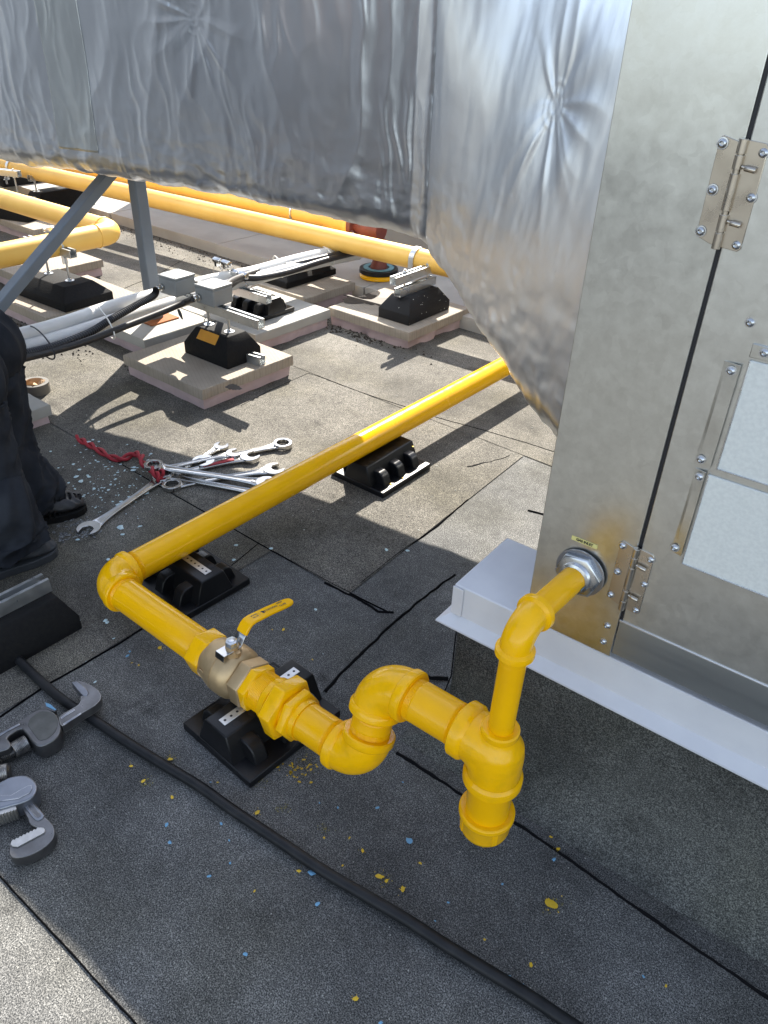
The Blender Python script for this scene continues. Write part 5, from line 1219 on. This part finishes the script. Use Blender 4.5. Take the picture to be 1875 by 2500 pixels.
def trouser_leg(mb, pts, rad, seed):
    P = spline(pts, 22); n = len(P); seg = 72; vs = []; u0 = V((1, 0, 0))
    Rr = spline([V((r, 0, 0)) for r in rad], 22)
    for j, p in enumerate(P):
        t = (P[min(j + 1, n - 1)] - P[max(j - 1, 0)]).normalized(); a = (u0 - t * u0.dot(t)).normalized(); b_ = t.cross(a)
        z = p.z; bunch = math.exp(-max(0, z - .06) / .16) + .55 * math.exp(-((z - .50) / .12) ** 2) + .18
        for i in range(seg):
            an = 2 * math.pi * i / seg; c_, s__ = math.cos(an), math.sin(an)
            q = V((c_ * 1.3, s__ * 1.3, z * 11 + c_ * 1.1 + s__ * .7 + seed)); rd = 1 - abs(noise.noise(q)) * 2.4
            d = .024 * bunch * max(-.2, rd) + .012 * fbm(V((c_ * 1.1, s__ * 1.1, z * 4 + seed)), 3)
            q2 = V((c_ * 2.6 + 5, s__ * 2.6, z * 26 + c_ * 2 + seed)); d += .006 * bunch * max(0, 1 - abs(noise.noise(q2)) * 3)
            vs.append(p + (a * c_ + b_ * s__) * (Rr[j].x + d))
    mb.add(vs, [(j * seg + i, j * seg + (i + 1) % seg, (j + 1) * seg + (i + 1) % seg, (j + 1) * seg + i) for j in range(n - 1) for i in range(seg)])
    return P, Rr
tm = MB()
L1, R1 = trouser_leg(tm, [PE + V((-.07, 0, .06)), H1 - V((0, 0, .08)), K1 + V((0, 0, .12)), K1, K1.lerp(F1, .45), F1 + V((-.01, -.01, .20)), F1 + V((0, .01, .10)), F1 + V((.01, .02, .045))], [.13, .120, .098, .094, .086, .090, .092, .088], 1.0)
L2, R2 = trouser_leg(tm, [PE + V((.07, 0, .06)), H2 - V((0, 0, .08)), K2 + V((0, 0, .12)), K2, K2.lerp(F2, .45), F2 + V((0, .01, .20)), F2 + V((0, .01, .11)), F2 + V((.01, .02, .055))], [.13, .120, .100, .096, .090, .096, .098, .094], 7.0)
tro = tm.build('trousers', 'denim', person, angle=180)
for Lp, Rp in ((L1, R1), (L2, R2)):
    sm_ = MB(); sm_.tube([p + V((.78, -.62, 0)) * (r.x + .012) for p, r in list(zip(Lp, Rp))[30:]], .0022, 8); sm_.build('seam', 'denim', tro)
skin_graph('jacket', [(PE + V((0, 0, .10)), .155), (PE + V((0, .05, .25)), .16), (CH, .165), (NK - V((0, 0, .05)), .08), (CH + V((-.19, 0, .03)), .075), (CH + V((-.30, -.02, -.25)), .058), (CH + V((-.34, -.02, -.50)), .048), (CH + V((.19, 0, .03)), .075), (CH + V((.22, -.10, -.25)), .058), (CH + V((.12, -.05, -.50)), .048)],
           [(0, 1), (1, 2), (2, 3), (2, 4), (4, 5), (5, 6), (2, 7), (7, 8), (8, 9)], 'jacket', person, 2, .02)
bn = [(PE, .10), (PE + V((0, .06, .25)), .11), (CH, .12), (NK, .052), (HD, .075), (HD + V((0, .02, .10)), .085), (HD + V((0, .10, .03)), .030)]
be = [(0, 1), (1, 2), (2, 3), (3, 4), (4, 5), (4, 6)]
for sx in (-1, 1):
    i0 = len(bn); ex, hx_ = (V((-.30, -.02, -.25)), V((-.34, -.02, -.52))) if sx < 0 else (V((.22, -.10, -.25)), V((.12, -.05, -.52)))
    bn += [(CH + V((sx * .18, 0, .03)), .055), (CH + ex, .042), (CH + hx_, .028), (CH + hx_ + V((0, .02, -.06)), .026)]
    be += [(2, i0), (i0, i0 + 1), (i0 + 1, i0 + 2), (i0 + 2, i0 + 3)]
    for q in range(5):
        a = len(bn); off = V((0, (q - 1.5) * .018, -.055)) if q < 4 else V((0, .040, -.01))
        bn += [(bn[i0 + 3][0] + off, .009), (bn[i0 + 3][0] + off + V((.004, 0, -.030)), .008), (bn[i0 + 3][0] + off + V((.012, 0, -.055)), .007)]
        be += [(i0 + 3, a), (a, a + 1), (a + 1, a + 2)]
skin_graph('body', bn, be, 'skin', person, 2)
h = MB(); h.lathe(HD + V((0, .0, .06)), (0, -.15, 1), [(0, .098), (.04, .103), (.09, .095), (.12, .07), (.14, .03), (.145, .002)], 28); h.build('hair', 'hair', person)
def boot(c, ang, mt, sole_mt, cap=False):
    c = V(c); f = V((math.sin(ang), math.cos(ang), 0)); s_d = V((f.y, -f.x, 0))
    secs = [(-.105, .030, .075, .034), (-.09, .040, .090, .034), (-.04, .046, .105, .036), (.02, .046, .105, .036), (.07, .049, .088, .044), (.12, .054, .072, .052), (.165, .051, .062, .051), (.190, .040, .050, .040), (.203, .022, .036, .024)]
    b = MB(); n = 40; vs = []
    fine = []
    for (A1, B1) in zip(secs[:-1], secs[1:]):
        for k in range(6): fine.append(tuple(x_ + (y_ - x_) * k / 6 for x_, y_ in zip(A1, B1)))
    coarse = secs; secs = fine + [secs[-1]]
    for (t, w_, hh, wb) in secs:
        for k in range(n):
            a = 2 * math.pi * k / n; ca, sa = math.cos(a), math.sin(a)
            zz = .024 + (hh - .024) * (.5 + .5 * sa); ww = (wb if sa > 0 else w_) * (abs(ca) ** .7) * (1 if ca > 0 else -1)
            q = c + f * t + s_d * ww + V((0, 0, zz)); q += V((noise.noise(q * 18), noise.noise(q * 18 + V((5, 0, 0))), noise.noise(q * 20))) * .004; q += V((0, 0, 1)) * (.006 * (1 - abs(noise.noise(q * 34)) * 3) if hh > .05 and sa > 0 else 0); vs.append(q)
    fs = [(j * n + i, j * n + (i + 1) % n, (j + 1) * n + (i + 1) % n, (j + 1) * n + i) for j in range(len(secs) - 1) for i in range(n)] + [tuple(range(n)), tuple((len(secs) - 1) * n + i for i in reversed(range(n)))]
    b.add(vs, fs); bo = b.build('boot', mt, person, angle=60)
    so_ = MB(); out = []
    for (t, w_, _, _) in secs: out.append((t, w_ * 1.08))
    poly = [(w_, t) for t, w_ in out] + [(-w_, t) for t, w_ in reversed(out)]
    so_.prism(poly, .002, .028, lambda p: c + s_d * p.x + f * p.y + V((0, 0, p.z))); so_.build('sole', sole_mt, bo, bevel=.004)
    if cap:
        for k in range(7):
            r = MB(); t = .195 - k * .016; hh = .040 + k * .0065; w_ = .030 + k * .0045
            r.tube([c + f * (t - .02 * abs(math.cos(a)) ** 2) + s_d * w_ * math.cos(a) * 1.02 + V((0, 0, .026 + (hh - .010) * math.sin(a))) for a in [math.pi * j / 14 for j in range(15)]], .0032, 8); r.build('toe_ridge', 'rubber', bo)
boot(F1 + V((.03, -.035, 0)), R_(20), 'boot', 'rubber', True)
c_ = F1 + V((.03, -.035, 0)) + V((math.sin(R_(20)), math.cos(R_(20)), 0)) * .075
b = MB()
for a0, a1 in (((-.012, .010), (0, -.008)), ((0, -.008), (.012, .010)), ((-.005, .004), (.005, .004))):
    p_, q_ = V((a0[0], a0[1] * .6, a0[1] * .5)), V((a1[0], a1[1] * .6, a1[1] * .5)); b.cyl(c_ + p_ + V((0, 0, .096)), c_ + q_ + V((0, 0, .096)), .0016, 6)
M['emblem'] = mat('orange_stitching', (.55, .26, .02), .7); b.build('emblem', 'emblem', person)
boot(F2 + V((.015, -.075, 0)), R_(8), 'bootgrey', 'bootgrey', False)

# ------------------------------------------------------------------ unseen dark block added for the foil duct to reflect
M['reflect_dark'] = mat('dark_reflected_face', (.022, .030, .042), .6, noise_c=(.05, .06, .075), nscale=2)  # dark tone for the added block mirrored in the duct
pr_ = thing('reflection_block', 'unseen dark block added for the foil to reflect, behind and left of the viewpoint', 'reflection helper', (-9.2, -2.9, 0))
b = MB(); b.box((-9.2, -2.9, 2.6), (10, 4, 5.2)); b.build('wall', 'reflect_dark', pr_, bevel=.02)
b = MB(); b.box((-9.2, -2.9, 5.27), (10.4, 4.4, .12)); b.build('roof', 'greypaint', pr_, bevel=.02)
b = MB(); b.box((-8, -.88, 1.05), (1.0, .06, 2.1)); b.build('door', 'greypaint', pr_, bevel=.01)  # made-up door on the added block
